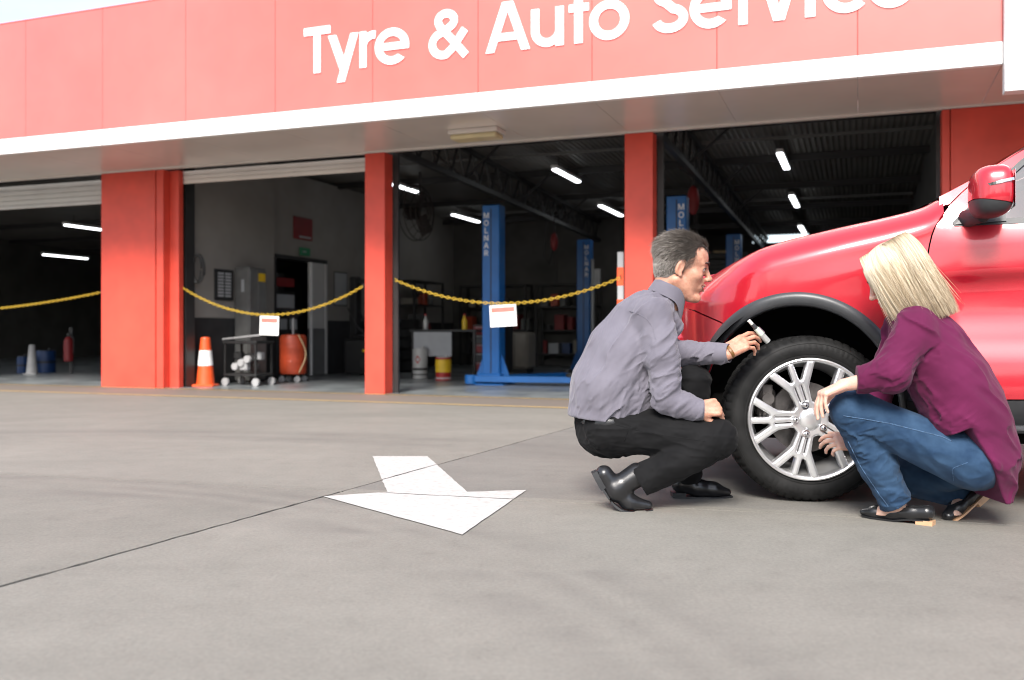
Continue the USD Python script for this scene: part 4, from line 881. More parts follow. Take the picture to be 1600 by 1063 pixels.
# --- the man squatting by the wheel
A = at
MY = np.array([0, 1.0, 0])
man = Thing('person', 'squatting person in mauve grey shirt and black trousers holding a gauge to the tyre', 'person', A(985, 790, 4.05) * [1, 1, 0])
mC = A(1062, 421, 4.08); pitch, yaw = 13, -5
mR = Rot.from_euler('zy', [yaw, pitch], degrees=True).as_matrix() @ Rot.from_euler('x', 3, degrees=True).as_matrix()
mS = 1.155
fb = Field((0.22, 3.68, 0.02), (1.14, 4.42, 1.20), 0.0034)
J = dict(pel=A(955, 655, 4.09), wai=A(966, 600, 4.09), mid=A(985, 550, 4.09), che=A(1010, 508, 4.09), nb=A(1037, 470, 4.09),
         rsh=A(1022, 500, 3.925), relb=A(1040, 624, 3.87), rwr=A(1088, 640, 3.85), lsh=A(1030, 500, 4.25), lelb=A(1040, 556, 4.12), lwr=A(1133, 552, 3.965),
         rhip=A(958, 665, 4.00), rkn=A(1124, 684, 3.86), ran=A(988, 748, 3.90), lhip=A(958, 665, 4.19), lkn=A(1082, 596, 4.04), lan=A(1078, 742, 4.20))
fb.chain([J['pel'], J['wai'], J['mid'], J['che']], [.075, .075, .09, .10], .04, flat=(MY, 1.3)); fb.cone(J['che'], J['nb'], .10, .07, .05)
fb.cone(J['nb'] + [-.01, 0, -.03], mC + mR @ [-.030, 0, -.05], .066, .064, .03); fb.cone(J['nb'], mC + mR @ [.012, 0, -.07], .056, .050, .03)
head_into(fb, mC, mR, mS)
for a, b, c in (('rsh', 'relb', 'rwr'), ('lsh', 'lelb', 'lwr')): fb.cone(J['che'], J[a], .07, .058, .03); fb.cone(J[a], J[b], .052, .042, .02); fb.cone(J[b], J[c], .040, .0275, .015)
for a, b, c in (('rhip', 'rkn', 'ran'), ('lhip', 'lkn', 'lan')): fb.cone(J[a], J[b], .078, .055, .03); fb.cone(J[b], J[c], .052, .035, .02)
fb.cone(J['ran'], A(968, 765, 3.9), .030, .022, .02); fb.cone(J['lan'], A(1080, 762, 4.2), .030, .02, .02)
# right hand: a loose fist lying on the thigh; left hand: closed round the gauge
hand_into(fb, J['rwr'] + [-.005, 0, 0], (1, -.05, .10), (0, .75, -.65), 1.06, ((68, 88, 45), (72, 92, 45), (75, 92, 45), (76, 90, 45)), ((.75, .35, .55), (.9, -.1, .6), (.75, -.55, .5)), side=-1)
gauge_a, gauge_b = A(1170, 501, 3.99), A(1199, 533, 4.015)
hand_into(fb, J['lwr'], (.86, .10, .46), (.30, .62, -.60), 1.10, ((8, 30, 22), (16, 34, 24), (26, 38, 26), (36, 42, 26)), ((.70, .45, .40), (.96, -.05, .15), (.97, -.12, .25)), side=1)
mesh_man = taubin(fb.mesh(), 3)
man.part('body', mesh_man, m_skin1, True)
w = lambda p: mC + mS * (mR @ np.array(p, float))
m_lash = mat('dark_lash', (0.02, 0.014, 0.010), 0.6, 0.3, 60); m_lip = mat('lip_skin', (0.27, 0.095, 0.07), 0.45, 0.15, 60); m_mouth = mat('mouth_inside', (0.05, 0.012, 0.010), 0.6, 0.2, 60)
for y in (-1, 1):
    e = man.part('eye', move(trimesh.creation.icosphere(3, .0120 * mS), loc=w((.0785, y * .033, .0182))), m_eye, True)
    man.part('iris', move(trimesh.creation.icosphere(2, .0060 * mS), loc=w((.0855, y * .0345, .0172))), m_iris, True, parent=e)
    man.part('eyebrow', tube([w((.1005, y * .012, .0385)), w((.098, y * .028, .0445)), w((.085, y * .047, .041))], [.0034 * mS, .0042 * mS, .0024 * mS], 8), m_lash, True)
    man.part('eyelash', tube([w((.0925, y * .020, .0205)), w((.0935, y * .032, .0242)), w((.086, y * .046, .0195)), w((.082, y * .050, .0165))], [.0010, .0017, .0016, .0008], 6), m_lash, True)
    man.part('cheek_crease', tube([w((.101, y * .022, -.020)), w((.0925, y * .034, -.034)), w((.084, y * .038, -.052))], [.0006, .0012, .0006], 6), m_lip, True)
    
man.part('teeth', move(trimesh.creation.icosphere(2, 1.0).apply_scale((.007, .020, .0042)), rot=mR * mS, loc=w((.0975, 0, -.0470))), m_eye, True)
man.part('mouth', move(trimesh.creation.icosphere(2, 1.0).apply_scale((.007, .024, .0055)), rot=mR * mS, loc=w((.0945, 0, -.0500))), m_mouth, True)
man.part('upper_lip', tube([w((.0915, -.030, -.0425)), w((.102, -.014, -.0435)), w((.1055, 0, -.0425)), w((.102, .014, -.0435)), w((.0915, .030, -.0425))], [.001, .0026, .0028, .0026, .001], 8), m_lip, True)
man.part('lower_lip', tube([w((.0910, -.029, -.0445)), w((.1005, -.014, -.0560)), w((.1045, 0, -.0582)), w((.1005, .014, -.0560)), w((.0910, .029, -.0445))], [.001, .003, .0036, .003, .001], 8), m_lip, True)
# hair: a cap with short strands
fh = Field(mC - .2, mC + .2, 0.003)
E = lambda c, r, k=.008, op='add': fh.ell(w(c), np.array(r) * mS, k, mR, op)
E((-.010, 0, .055), (.0995, .0785, .0815)); E((.030, 0, .064), (.064, .067, .057), .02); E((-.035, 0, -.005), (.062, .066, .065), .02)
E((.102, 0, -.003), (.078, .12, .098), .010, 'cut'); E((.080, .05, .070), (.046, .034, .032), .01, 'cut'); E((.080, -.05, .070), (.046, .034, .032), .01, 'cut')
for y in (-1, 1): E((.010, y * .092, -.022), (.038, .040, .046), .006, 'cut')
fh.half(w((-.03, 0, -.040)), mR @ np.array([.35, 0, -1.0]))
fh.warp(lambda P: 0.004 * (meshkit.fbm(P * 55, 3, 5) - .5))
hm = taubin(fh.mesh(), 2)
hp = man.part('hair', hm, m_hair1, True)
rg = np.random.default_rng(7)
pts, fi = trimesh.sample.sample_surface(hm, 15000, seed=7); nr = hm.face_normals[fi]; loc = (pts - mC) @ mR
keep = np.einsum('ij,ij->i', nr, pts - (mC + mR @ [0, 0, .03])) > 0.03; pts, nr, loc = pts[keep], nr[keep], loc[keep]
back = mR @ np.array([-.75, 0, -.25]); dn = mR @ np.array([-.35, 0, -.9])
wt = np.clip((.10 - loc[:, 2]) / .10, 0, 1)[:, None]; cd = back * (1 - wt) + dn * wt; cd = cd - (cd * nr).sum(1)[:, None] * nr; cd /= np.linalg.norm(cd, axis=1)[:, None] + 1e-9
ln = rg.uniform(.011, .026, len(pts)) * np.clip((loc[:, 2] + .06) / .12, .35, 1.3); jit = rg.normal(0, .25, (len(pts), 3))
st = [np.array([p - n * .002, p + n * l * .25 + c * l * .4, p + n * l * .32 + c * l]) for p, n, c, l in zip(pts, nr, cd + jit, ln)]
hq = man.curves('hair_strand', st, [np.array([.0010, .0008, .0003])] * len(st), m_hair1s, parent=hp)
hs = np.clip(.26 + .30 * np.clip((.09 - loc[:, 2]) / .10, -.2, 1) + .22 * np.clip((-.01 - loc[:, 0]) / .08, -.4, 1) + .26 * (meshkit.fbm(loc * 45, 2, 6) - .5) + rg.normal(0, .17, len(pts)), 0, 1)
UsdGeom.PrimvarsAPI(stage.GetPrimAtPath(hq)).CreatePrimvar('shade', Sdf.ValueTypeNames.FloatArray, 'vertex').Set(Vt.FloatArray.FromNumpy(np.repeat(hs, 3).astype(np.float32)))
# shirt
fs = Field((0.20, 3.68, 0.25), (1.02, 4.46, 1.02), 0.004)
fs.chain([A(940, 648, 4.09), A(950, 605, 4.09), A(975, 552, 4.09), A(1003, 508, 4.09)], [.138, .146, .144, .128], .05, flat=(MY, 1.28))
fs.cone(A(985, 648, 4.09), A(990, 590, 4.09), .115, .13, .05, flat=(MY, 1.25)); fs.cone(A(1003, 508, 4.09), A(1032, 473, 4.09), .12, .070, .05); fs.cone(A(1012, 500, 4.09), A(1018, 493, 3.95), .085, .072, .05); fs.cone(A(1012, 500, 4.09), A(1022, 493, 4.23), .085, .072, .05)
fs.cone(A(1015, 512, 4.09), A(1046, 505, 4.07), .10, .055, .04); fs.cone(A(1022, 498, 3.935), A(1035, 560, 3.89), .074, .068, .025); fs.cone(A(1035, 560, 3.89), A(1043, 622, 3.872), .066, .056, .02); fs.cone(A(1043, 626, 3.872), A(1094, 641, 3.85), .056, .040, .018)
fs.cone(A(1028, 498, 4.24), A(1040, 552, 4.12), .066, .056, .02); fs.cone(A(1040, 553, 4.12), A(1140, 552, 3.962), .054, .038, .02)
fs.half(A(1091, 640, 3.85), (1, 0, -.06)) if False else None
def folds(P, dirn, across, seed, lf=4.0, wf=16.0):
    """Long soft creases running along dirn."""
    d = np.array(dirn, float); d /= np.linalg.norm(d); c = np.array(across, float); c = c - (c @ d) * d; c /= np.linalg.norm(c); e = np.cross(d, c)
    q = np.column_stack([P @ d * lf, P @ c * wf, P @ e * wf * .6]); q = q + 0.8 * (meshkit.fbm(q * .7, 2, seed + 50)[:, None] - .5)
    return ridged(q, 1.0, seed) ** 3.2 - .25
rel = lambda P, p, r: np.exp(-((P - p) ** 2).sum(1) / r ** 2)
def shirt_fold(P):
    body = folds(P, (.55, .1, .85), (.85, 0, -.55), 3, 3.5, 13); arm = folds(P, (.8, .1, .55), (-.5, 0, .85), 8, 7, 26); waist = folds(P, (.35, 0, .9), (.9, 0, -.35), 5, 5, 20)
    we = np.clip(rel(P, A(1042, 605, 3.87), .12) + .8 * rel(P, A(1090, 552, 4.0), .10) + .5 * rel(P, A(1030, 540, 3.9), .08), 0, 1); ww = np.clip(rel(P, A(975, 640, 4.02), .17), 0, 1)
    return -.017 * body * (1 - we) - .020 * arm * we - .017 * waist * ww
fs.warp(shirt_fold); fs.half(A(948, 655, 4.09), (-.10, 0, -1), .006)
# arm seen against the body: a groove where the sleeve meets the chest
shirt = taubin(fs.mesh(), 3)
for p0, nn in ((A(1096, 641, 3.85), (1, 0, -.1)), (A(1136, 552, 3.962), (1, -.5, .0))):
    c = np.array(p0); nn = np.array(nn) / np.linalg.norm(nn); d = (shirt.vertices - c) @ nn; near = np.linalg.norm(shirt.vertices - c, axis=1) < .085
    f_ok = ~((d > 0) & near)[shirt.faces].any(1); shirt.update_faces(f_ok); v = shirt.vertices.copy(); m = (np.abs(d) < .014) & near; v[m] -= nn * d[m][:, None] * .0; shirt.vertices = v
sp_ = man.part('shirt', shirt, m_shirt, True)
def ringband(c, axis, r0, r1, h, n=40, up=(0, 1, 0), sq=1.0, thick=.003):
    f, u, v = frame_from(axis, up); t = np.linspace(0, 2 * np.pi, n, endpoint=False); rows = []
    for rr, hh in ((r0, 0), (r0 + .002, h * .5), (r1, h), (r1 - thick, h), (r0 - thick, 0)): rows.append(c + f * hh + rr * (np.cos(t)[:, None] * u + sq * np.sin(t)[:, None] * v))
    V = np.vstack(rows); k = len(rows); F = [(i * n + j, i * n + (j + 1) % n, ((i + 1) % k) * n + (j + 1) % n, ((i + 1) % k) * n + j) for i in range(k) for j in range(n)]; F = np.array(F)
    m = trimesh.Trimesh(V, np.vstack([F[:, [0, 1, 2]], F[:, [0, 2, 3]]]), process=False)
    if m.volume < 0: m.invert()
    return m
man.part('cuff', ringband(A(1080, 640, 3.852), A(1097, 641, 3.848) - A(1080, 640, 3.852), .0435, .042, .05), m_shirt, 40, parent=sp_)
man.part('cuff', ringband(A(1118, 552.5, 3.992), A(1137, 552, 3.962) - A(1118, 552.5, 3.992), .0425, .0405, .062), m_shirt, 40, parent=sp_)
man.part('watch', ringband(A(1138, 552, 3.962), A(1147, 547, 3.964) - A(1138, 552, 3.962), .034, .034, .014, sq=.85), mat('brown_strap', (0.16, 0.075, 0.02), 0.5, 0.2, 20), 40)
def collar():
    ax = (mC + mR @ [-.012, 0, -.06]) - (J['nb'] + np.array([-.005, 0, -.02])); f, u, v = frame_from(ax, (1, 0, 0)); c = J['nb'] + f * .012 + u * .004
    t = np.linspace(.34, 2 * np.pi - .34, 70); rows = []
    fr = np.exp(-(np.minimum(t, 2 * np.pi - t) - .34) ** 2 / .55 ** 2)                    # 1 at the front points
    def ring(r, h): return c + f * h[:, None] * 1.0 + (r * np.cos(t))[:, None] * u + (r * 1.02 * np.sin(t))[:, None] * v
    one = np.ones_like(t)
    rows = [ring(.070 * one, .045 * one - .020 * fr), ring(.077 * one, .062 * one - .026 * fr), ring(.080 * one + .004 * fr, .054 * one - .034 * fr), ring(.086 * one + .012 * fr, .020 * one - .052 * fr), ring(.089 * one + .016 * fr, .004 * one - .072 * fr), ring(.086 * one + .014 * fr, .004 * one - .071 * fr), ring(.080 * one + .002 * fr, .045 * one - .034 * fr)]
    V = np.vstack(rows); n = len(t); k = len(rows); F = np.array([(i * n + j, i * n + j + 1, ((i + 1) % k) * n + j + 1, ((i + 1) % k) * n + j) for i in range(k) for j in range(n - 1)])
    m = trimesh.Trimesh(V, np.vstack([F[:, [0, 1, 2]], F[:, [0, 2, 3]]]), process=False); return m
man.part('collar', collar(), m_shirt, 50, parent=sp_)
# trousers
ft = Field((0.18, 3.66, 0.04), (1.08, 4.44, 0.62), 0.004)
ft.ell(A(950, 668, 4.095), (.140, .185, .125), .03); ft.cone(A(948, 655, 4.09), A(945, 640, 4.09), .125, .125, .03, flat=(MY, 1.3))
ft.cone(A(965, 672, 4.0), A(1120, 683, 3.865), .100, .076, .03); ft.cone(A(1122, 686, 3.86), A(1060, 722, 3.88), .076, .070, .02); ft.cone(A(1060, 722, 3.88), A(1003, 750, 3.90), .068, .064, .02); ft.cone(A(1003, 748, 3.90), A(985, 758, 3.90), .064, .060, .01)
ft.cone(A(965, 672, 4.19), A(1082, 600, 4.045), .098, .074, .03); ft.cone(A(1082, 598, 4.04), A(1075, 735, 4.17), .072, .060, .02)
ft.half(A(1000, 780, 3.9), (0, 0, -1)) if False else None
def tr_fold(P):
    th = folds(P, (.9, 0, -.1), (.1, 0, 1), 13, 4, 15); kn = folds(P, (.4, .3, .85), (.9, 0, -.4), 17, 7, 24); hip = folds(P, (.75, .2, .5), (-.5, 0, .8), 19, 5, 20)
    wk = np.clip(rel(P, A(1125, 695, 3.85), .10) + .7 * rel(P, A(1010, 750, 3.9), .10), 0, 1); wh = rel(P, A(965, 685, 4.0), .15)
    return -.012 * th * (1 - wk) - .012 * kn * wk - .012 * hip * wh
ft.warp(tr_fold); ft.box(A(900, 648, 4.09) + [.06, 0, .20], (.165, .5, .20), .002, .004, Rot.from_euler('y', -5, degrees=True).as_matrix(), 'cut'); trs = taubin(ft.mesh(), 3)
c = A(1003, 752, 3.90); nn = A(988, 762, 3.9) - A(1060, 722, 3.88); nn /= np.linalg.norm(nn); d = (trs.vertices - c) @ nn; trs.update_faces(~((d > .012) & (np.linalg.norm(trs.vertices - c, axis=1) < .12))[trs.faces].any(1))
tp = man.part('trousers', trs, m_trousers, True)
man.part('belt', ringband(A(952, 660, 4.09), np.array([-.08, 0, 1.0]), .143, .141, .030, 60, up=(1, 0, 0), sq=1.30), m_leather, 40)
# shoes: upper and sole, the near one up on its toes
def shoe(pts, rs, collar, sole, heel, name, wid=(0, 1, 0), woman=False):
    P = np.array(pts + collar); f = Field(P.min(0) - .08, P.max(0) + .08, .003)
    f.chain([np.array(p) for p in pts], rs, .02, flat=(wid, 1.12)); f.chain([np.array(p) for p in collar], [.045, .051], .02)
    f.half((0, 0, .006), (0, 0, -1)); p = man.part(name, taubin(f.mesh(), 2), m_leather, True)
    man.part('sole', sole, m_black_plastic, 30, parent=p); man.part('heel', heel, m_black_plastic, 30, parent=p)
def slab(P, w, t, up): return cat([bar(a, b, w_, t, up) for a, b, w_ in zip(P[:-1], P[1:], w)])
def ribbon(P, w, t, up):
    """A flat strip of changing width along a path: a shoe's sole."""
    P = np.array(P, float); k = np.linspace(0, 1, len(P)); kk = np.linspace(0, 1, 24); P = np.column_stack([PchipInterpolator(k, P[:, i])(kk) for i in range(3)]); w = PchipInterpolator(k, w)(kk)
    T = np.gradient(P, axis=0); T /= np.linalg.norm(T, axis=1)[:, None]; u = np.array(up, float) - (T @ np.array(up, float))[:, None] * T; u /= np.linalg.norm(u, axis=1)[:, None]; s = np.cross(T, u)
    V = np.stack([P - s * w[:, None] / 2 - u * t / 2, P + s * w[:, None] / 2 - u * t / 2, P + s * w[:, None] / 2 + u * t / 2, P - s * w[:, None] / 2 + u * t / 2], 1).reshape(-1, 3); n = len(P)
    f = [(4 * i + a, 4 * i + (a + 1) % 4, 4 * i + 4 + (a + 1) % 4, 4 * i + 4 + a) for i in range(n - 1) for a in range(4)] + [(0, 3, 2, 1), (4 * n - 4, 4 * n - 3, 4 * n - 2, 4 * n - 1)]; f = np.array(f)
    m = trimesh.Trimesh(V, np.vstack([f[:, [0, 1, 2]], f[:, [0, 2, 3]]]), process=False)
    if m.volume < 0: m.invert()
    return m
D = 3.895
shoe([A(944, 741, D), A(962, 766, D), A(984, 785, D), A(1012, 790, D)], [.037, .040, .034, .020], [A(962, 764, D), A(996, 742, D)],
     ribbon([A(930, 742, D), A(943, 766, D), A(958, 787, D), A(976, 797.5, D), A(1000, 799, D), A(1020, 797, D)], [.060, .066, .074, .086, .078, .03], .008, (-.6, 0, .8)),
     ribbon([A(928, 737, D), A(935, 751, D), A(942, 763, D)], [.060, .066, .066], .024, (-.85, 0, .5)), 'shoe')
D = 4.20
shoe([A(1062, 757, D), A(1090, 762, D), A(1115, 765, D), A(1136, 769, D)], [.037, .038, .032, .018], [A(1070, 750, D), A(1074, 722, D)],
     ribbon([A(1050, 775, D), A(1085, 776.2, D), A(1120, 776.5, D), A(1144, 776, D)], [.066, .074, .084, .03], .008, (0, 0, 1)), ribbon([A(1049, 772, D), A(1058, 772, D), A(1070, 772, D)], [.062, .068, .068], .018, (0, 0, 1)), 'shoe')
# the gauge in his hand
ga, gb = gauge_a, gauge_b; gd = (gb - ga) / np.linalg.norm(gb - ga)
gauge = Thing('tyre_gauge', 'small white and dark pen gauge held against the tyre tread', 'gauge', ga)
gauge.part('probe', tube([ga, ga + gd * .022], .0075, 14), mat('pale_plastic', (0.62, 0.64, 0.60), 0.4, 0.05, 30), 40)
gauge.part('grip', tube([ga + gd * .0222, ga + gd * .048], [.0085, .010], 14), m_flare, 40)
gauge.part('gauge_body', tube([ga + gd * .0485, ga + gd * .085], [.0115, .0125], 14), mat('pale_green_plastic', (0.50, 0.60, 0.50), 0.35, 0.1, 30), 40)
gauge.part('measuring_head', tube([ga + gd * .0855, gb + gd * .004], [.0135, .0135], 14), mat('pale_metal_head', (0.45, 0.46, 0.45), 0.3, 0.2, 120, metallic=0.4), 40)
gauge.part('clip', tube([ga + gd * .05 + [.010, -.006, .006], ga + gd * .085 + [.012, -.006, .007]], .003, 8), m_chrome, 40)

def on_surface(m, px, py, lift=.0012):
    """The point of a mesh that is seen at a pixel."""
    v = np.asarray(m.vertices); q = np.column_stack([CX + F * v[:, 0] / v[:, 1], CY + F * (EYE - v[:, 2]) / v[:, 1]]); d = np.hypot(q[:, 0] - px, q[:, 1] - py); near = d < 3.0
    if not near.any(): near = d < d.min() + 1
    y = v[near, 1]; k = np.median(y[y < y.min() + .02]) - lift; return at(px, py, k)
def seam_line(th, name, m, path, r, material, parent=None, lift=.0012):
    P = np.array(LineString(path).segmentize(3).coords); Q = np.array([on_surface(m, x, y, lift) for x, y in P]); Q[1:-1] = (Q[:-2] + Q[1:-1] + Q[2:]) / 3
    th.part(name, tube(Q, r, 6), material, True, parent=parent)
seam_line(man, 'yoke_seam', shirt, [(984, 486), (1000, 492), (1012, 500), (1020, 512), (1024, 530)], .0016, m_shirt, sp_, .0)
seam_line(man, 'trouser_seam', trs, [(962, 664), (1010, 676), (1060, 684), (1105, 690)], .0012, m_trousers, tp, .0)
seam_line(man, 'pocket_edge', trs, [(985, 664), (975, 690)], .0018, m_trousers, tp, .0)
# --- the second person, squatting on the wheel's other side, facing the wheel
wo = Thing('person', 'squatting blonde person in a long plum top, blue jeans and flat black shoes', 'person', A(1440, 815, 3.66) * [1, 1, 0])
yw, pw = 145, 30
wR = Rot.from_euler('z', yw, degrees=True).as_matrix() @ Rot.from_euler('y', pw, degrees=True).as_matrix() @ Rot.from_euler('x', -4, degrees=True).as_matrix()
wC = A(1404, 436, 3.66); wS = 1.05
FW = np.array([math.cos(math.radians(148)), math.sin(math.radians(148)), 0]); SD = np.array([-FW[1], FW[0], 0])   # her forward, and her left (towards the viewer is -SD... see below)
fb = Field((1.14, 3.30, 0.02), (2.12, 4.22, 1.18), 0.0036)
K = dict(pel=A(1526, 705, 3.60), wai=A(1498, 630, 3.60), che=A(1448, 545, 3.62), nb=A(1418, 496, 3.64), lsh=A(1428, 514, 3.50), lelb=A(1390, 588, 3.46), lwr=A(1318, 602, 3.56),
         rsh=A(1408, 514, 3.78), relb=A(1368, 630, 3.84), rwr=A(1342, 693, 3.76), lhip=A(1518, 722, 3.50), lkn=A(1328, 640, 3.65), lan=A(1400, 786, 3.66), rhip=A(1520, 722, 3.70), rkn=A(1402, 748, 3.86), ran=A(1506, 772, 3.79))
fb.chain([K['pel'], K['wai'], K['che']], [.09, .085, .09], .04, flat=(SD, 1.2)); fb.cone(K['che'], K['nb'], .085, .05, .04)
fb.cone(K['nb'], wC + wR @ [-.02, 0, -.06], .050, .048, .03); fb.cone(K['nb'], wC + wR @ [.012, 0, -.08], .046, .042, .03)
head_into(fb, wC, wR, wS, False)
for a, b, c in (('lsh', 'lelb', 'lwr'), ('rsh', 'relb', 'rwr')): fb.cone(K['che'], K[a], .05, .040, .03); fb.cone(K[a], K[b], .040, .035, .02); fb.cone(K[b], K[c], .036, .0245, .015)
for a, b, c in (('lhip', 'lkn', 'lan'), ('rhip', 'rkn', 'ran')): fb.cone(K[a], K[b], .075, .050, .03); fb.cone(K[b], K[c], .046, .032, .02)
fb.cone(K['lan'], A(1372, 806, 3.71), .034, .026, .02); fb.cone(K['ran'], A(1490, 803, 3.70), .032, .026, .02)
# near hand hanging over the knee, far hand reaching towards the wheel nuts
hand_into(fb, K['lwr'], (-.90, .10, -.42), (.35, .0, -.93), .98, ((46, 12, 8), (50, 14, 8), (54, 16, 10), (58, 18, 12)), ((.6, .55, .5), (.8, .2, .5), (.9, .0, .5)), side=-1, spread=.03)
hand_into(fb, K['rwr'], (-.985, .12, .06), (.1, .75, -.65), .96, ((22, 34, 20), (30, 38, 22), (38, 40, 24), (46, 42, 26)), ((.65, .55, .35), (.85, .35, .3), (.92, .15, .2)), side=-1 if True else 1, spread=.09)
wo.part('body', taubin(fb.mesh(), 3), m_skin2, True)
w2 = lambda p: wC + wS * (wR @ np.array(p, float))
for y in (-1, 1):
    e = wo.part('eye', move(trimesh.creation.icosphere(3, .0120 * wS), loc=w2((.0785, y * .033, .0182))), m_eye, True)
    wo.part('iris', move(trimesh.creation.icosphere(2, .0060 * wS), loc=w2((.0855, y * .0345, .0172))), m_iris, True, parent=e)
    wo.part('eyebrow', tube([w2((.0985, y * .012, .041)), w2((.096, y * .028, .046)), w2((.083, y * .046, .043))], [.0022, .0026, .0015], 8), m_iris, True)
# hair: scalp cap, then strands that leave the parting, follow the skull and fall
fh = Field(wC - .22, wC + .22, 0.0035)
E = lambda c, r, k=.008, op='add': fh.ell(w2(c), np.array(r) * wS, k, wR, op)
E((-.010, 0, .056), (.104, .083, .085)); E((.030, 0, .062), (.068, .072, .064), .02); E((-.040, 0, -.010), (.060, .068, .070), .02)
E((.100, 0, -.010), (.055, .062, .098), .010, 'cut')
cap = taubin(fh.mesh(), 2)
hp2 = wo.part('hair', cap, mat('blonde_scalp', (0.36, 0.27, 0.16), 0.5, 0.25, 60), True)
rg = np.random.default_rng(21)
def skull_push(P, grow):
    """Keeps points of the strands outside the skull ellipsoid."""
    q = ((P - w2((-.008, 0, .048))) @ wR) / (np.array([.106, .084, .090]) * wS * grow); r = np.linalg.norm(q, axis=1); s = np.where(r < 1, 1 / np.maximum(r, 1e-6), 1.0)
    return w2((-.008, 0, .048)) + ((q * s[:, None]) * (np.array([.106, .084, .090]) * wS * grow)) @ wR.T
NS = 16000; nseg = 15
sg = np.where(rg.uniform(size=NS) < .60, 1, -1); u = rg.uniform(size=NS); back = rg.uniform(size=NS) < .45
x0 = -.085 + .160 * u; root = np.column_stack([x0, sg * rg.uniform(.002, .02, NS), np.full(NS, .14)])
an = rg.uniform(-math.pi * .9, math.pi * .9, NS); rr = rg.uniform(0, .055, NS); rb = np.column_stack([-.055 - rr * np.cos(an), rr * np.sin(an), np.full(NS, .138)]); root[back] = rb[back]
n_locks = 190; lock = np.where(back, 100 + ((an + 3) * 14).astype(int), (u * 45).astype(int) + 47 * (sg > 0)) % n_locks
ldir = rg.normal(0, 1, (n_locks, 3)); lsh = rg.uniform(.15, 1.0, n_locks)
Ls = np.where(back, rg.uniform(.325, .375, NS), rg.uniform(.30, .35, NS)); lay = (1.0 + .11 * rg.uniform(size=NS) ** 1.4)[:, None]
def push(P):
    c = w2((-.008, 0, .048)); ax = np.array([.106, .084, .090]) * wS * lay; q = ((P - c) @ wR) / ax; r = np.linalg.norm(q, axis=1); s = np.where(r < 1, 1 / np.maximum(r, 1e-6), 1.0)[:, None]
    return c + (q * s * ax) @ wR.T
P = push(wC + wS * root @ wR.T); pts_ = [P]
out = np.where(back[:, None], np.column_stack([-.25 - .25 * rg.uniform(size=NS), root[:, 1] * 14, np.full(NS, -.35)]), np.column_stack([x0 * .55, sg * 1.0, np.full(NS, -.1)])) @ wR.T
v = out / np.linalg.norm(out, axis=1)[:, None]; fly = (rg.uniform(size=NS) < .03)[:, None] * rg.normal(0, .13, (NS, 3)); jit = rg.normal(0, .020, (NS, 3)) + .028 * ldir[lock] + fly
down = .9 * (wR @ np.array([-.06, 0, -1.0])) + .1 * np.array([0, 0, -1.0]); down2 = .75 * (wR @ np.array([-.02, 0, -1.0])) + .25 * np.array([.12, 0, -1.0])
for kk in range(nseg):
    t = kk / nseg; tgt = np.where(back[:, None], down2, down) + jit * .7 + np.array([.30, .0, -.05]) * max(0, t - .6) * np.where(back, .2, 1.0)[:, None]
    v = v * .60 + .40 * tgt; v /= np.linalg.norm(v, axis=1)[:, None]; P = push(P + v * (Ls / nseg)[:, None]); pts_.append(P)
allp = np.stack(pts_, 1); tt = np.linspace(0, 1, nseg + 1)
strands = list(allp); widths = [np.interp(tt, [0, .1, .8, 1], [.0008, .0011, .0010, .0003])] * NS
s0 = .06 + lsh[lock] * .52 + .42 * rg.uniform(size=NS)
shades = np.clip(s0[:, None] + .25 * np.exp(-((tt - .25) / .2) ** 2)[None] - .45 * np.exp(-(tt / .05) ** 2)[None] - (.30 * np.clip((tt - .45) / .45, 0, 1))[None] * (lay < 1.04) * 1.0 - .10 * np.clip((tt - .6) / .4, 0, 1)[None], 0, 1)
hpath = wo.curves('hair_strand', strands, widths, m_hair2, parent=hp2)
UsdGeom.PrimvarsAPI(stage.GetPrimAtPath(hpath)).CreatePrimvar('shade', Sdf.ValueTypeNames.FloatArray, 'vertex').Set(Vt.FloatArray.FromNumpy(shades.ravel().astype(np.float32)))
# long top: body, wide elbow sleeves, hem hanging behind
fs = Field((1.26, 3.26, 0.08), (2.14, 4.24, 1.02), 0.0042)
fs.chain([A(1529, 712, 3.59), A(1507, 640, 3.59), A(1481, 590, 3.60), A(1450, 542, 3.62)], [.137, .134, .129, .117], .05, flat=(SD, 1.34)); fs.cone(A(1452, 542, 3.62), A(1425, 500, 3.64), .113, .062, .05)
fs.cone(A(1440, 524, 3.64), A(1430, 510, 3.53), .088, .062, .05); fs.cone(A(1432, 522, 3.66), A(1410, 515, 3.75), .085, .062, .05)
fs.cone(A(1430, 512, 3.515), A(1392, 584, 3.465), .064, .064, .03); fs.cone(A(1394, 584, 3.465), A(1350, 593, 3.52), .062, .051, .02); fs.cone(A(1350, 593, 3.52), A(1325, 597, 3.55), .050, .050, .01)
fs.cone(A(1410, 515, 3.76), A(1370, 622, 3.83), .062, .058, .03); fs.cone(A(1370, 624, 3.83), A(1352, 668, 3.79), .056, .046, .02)
fs.cone(A(1531, 690, 3.60), A(1540, 800, 3.60), .090, .076, .06, flat=(SD, 1.5)); fs.cone(A(1526, 660, 3.53), A(1552, 800, 3.54), .095, .052, .05)
pl_n = np.cross(A(1546, 790, 3.6) - A(1478, 672, 3.6), np.array([-.35, 1, 0]))
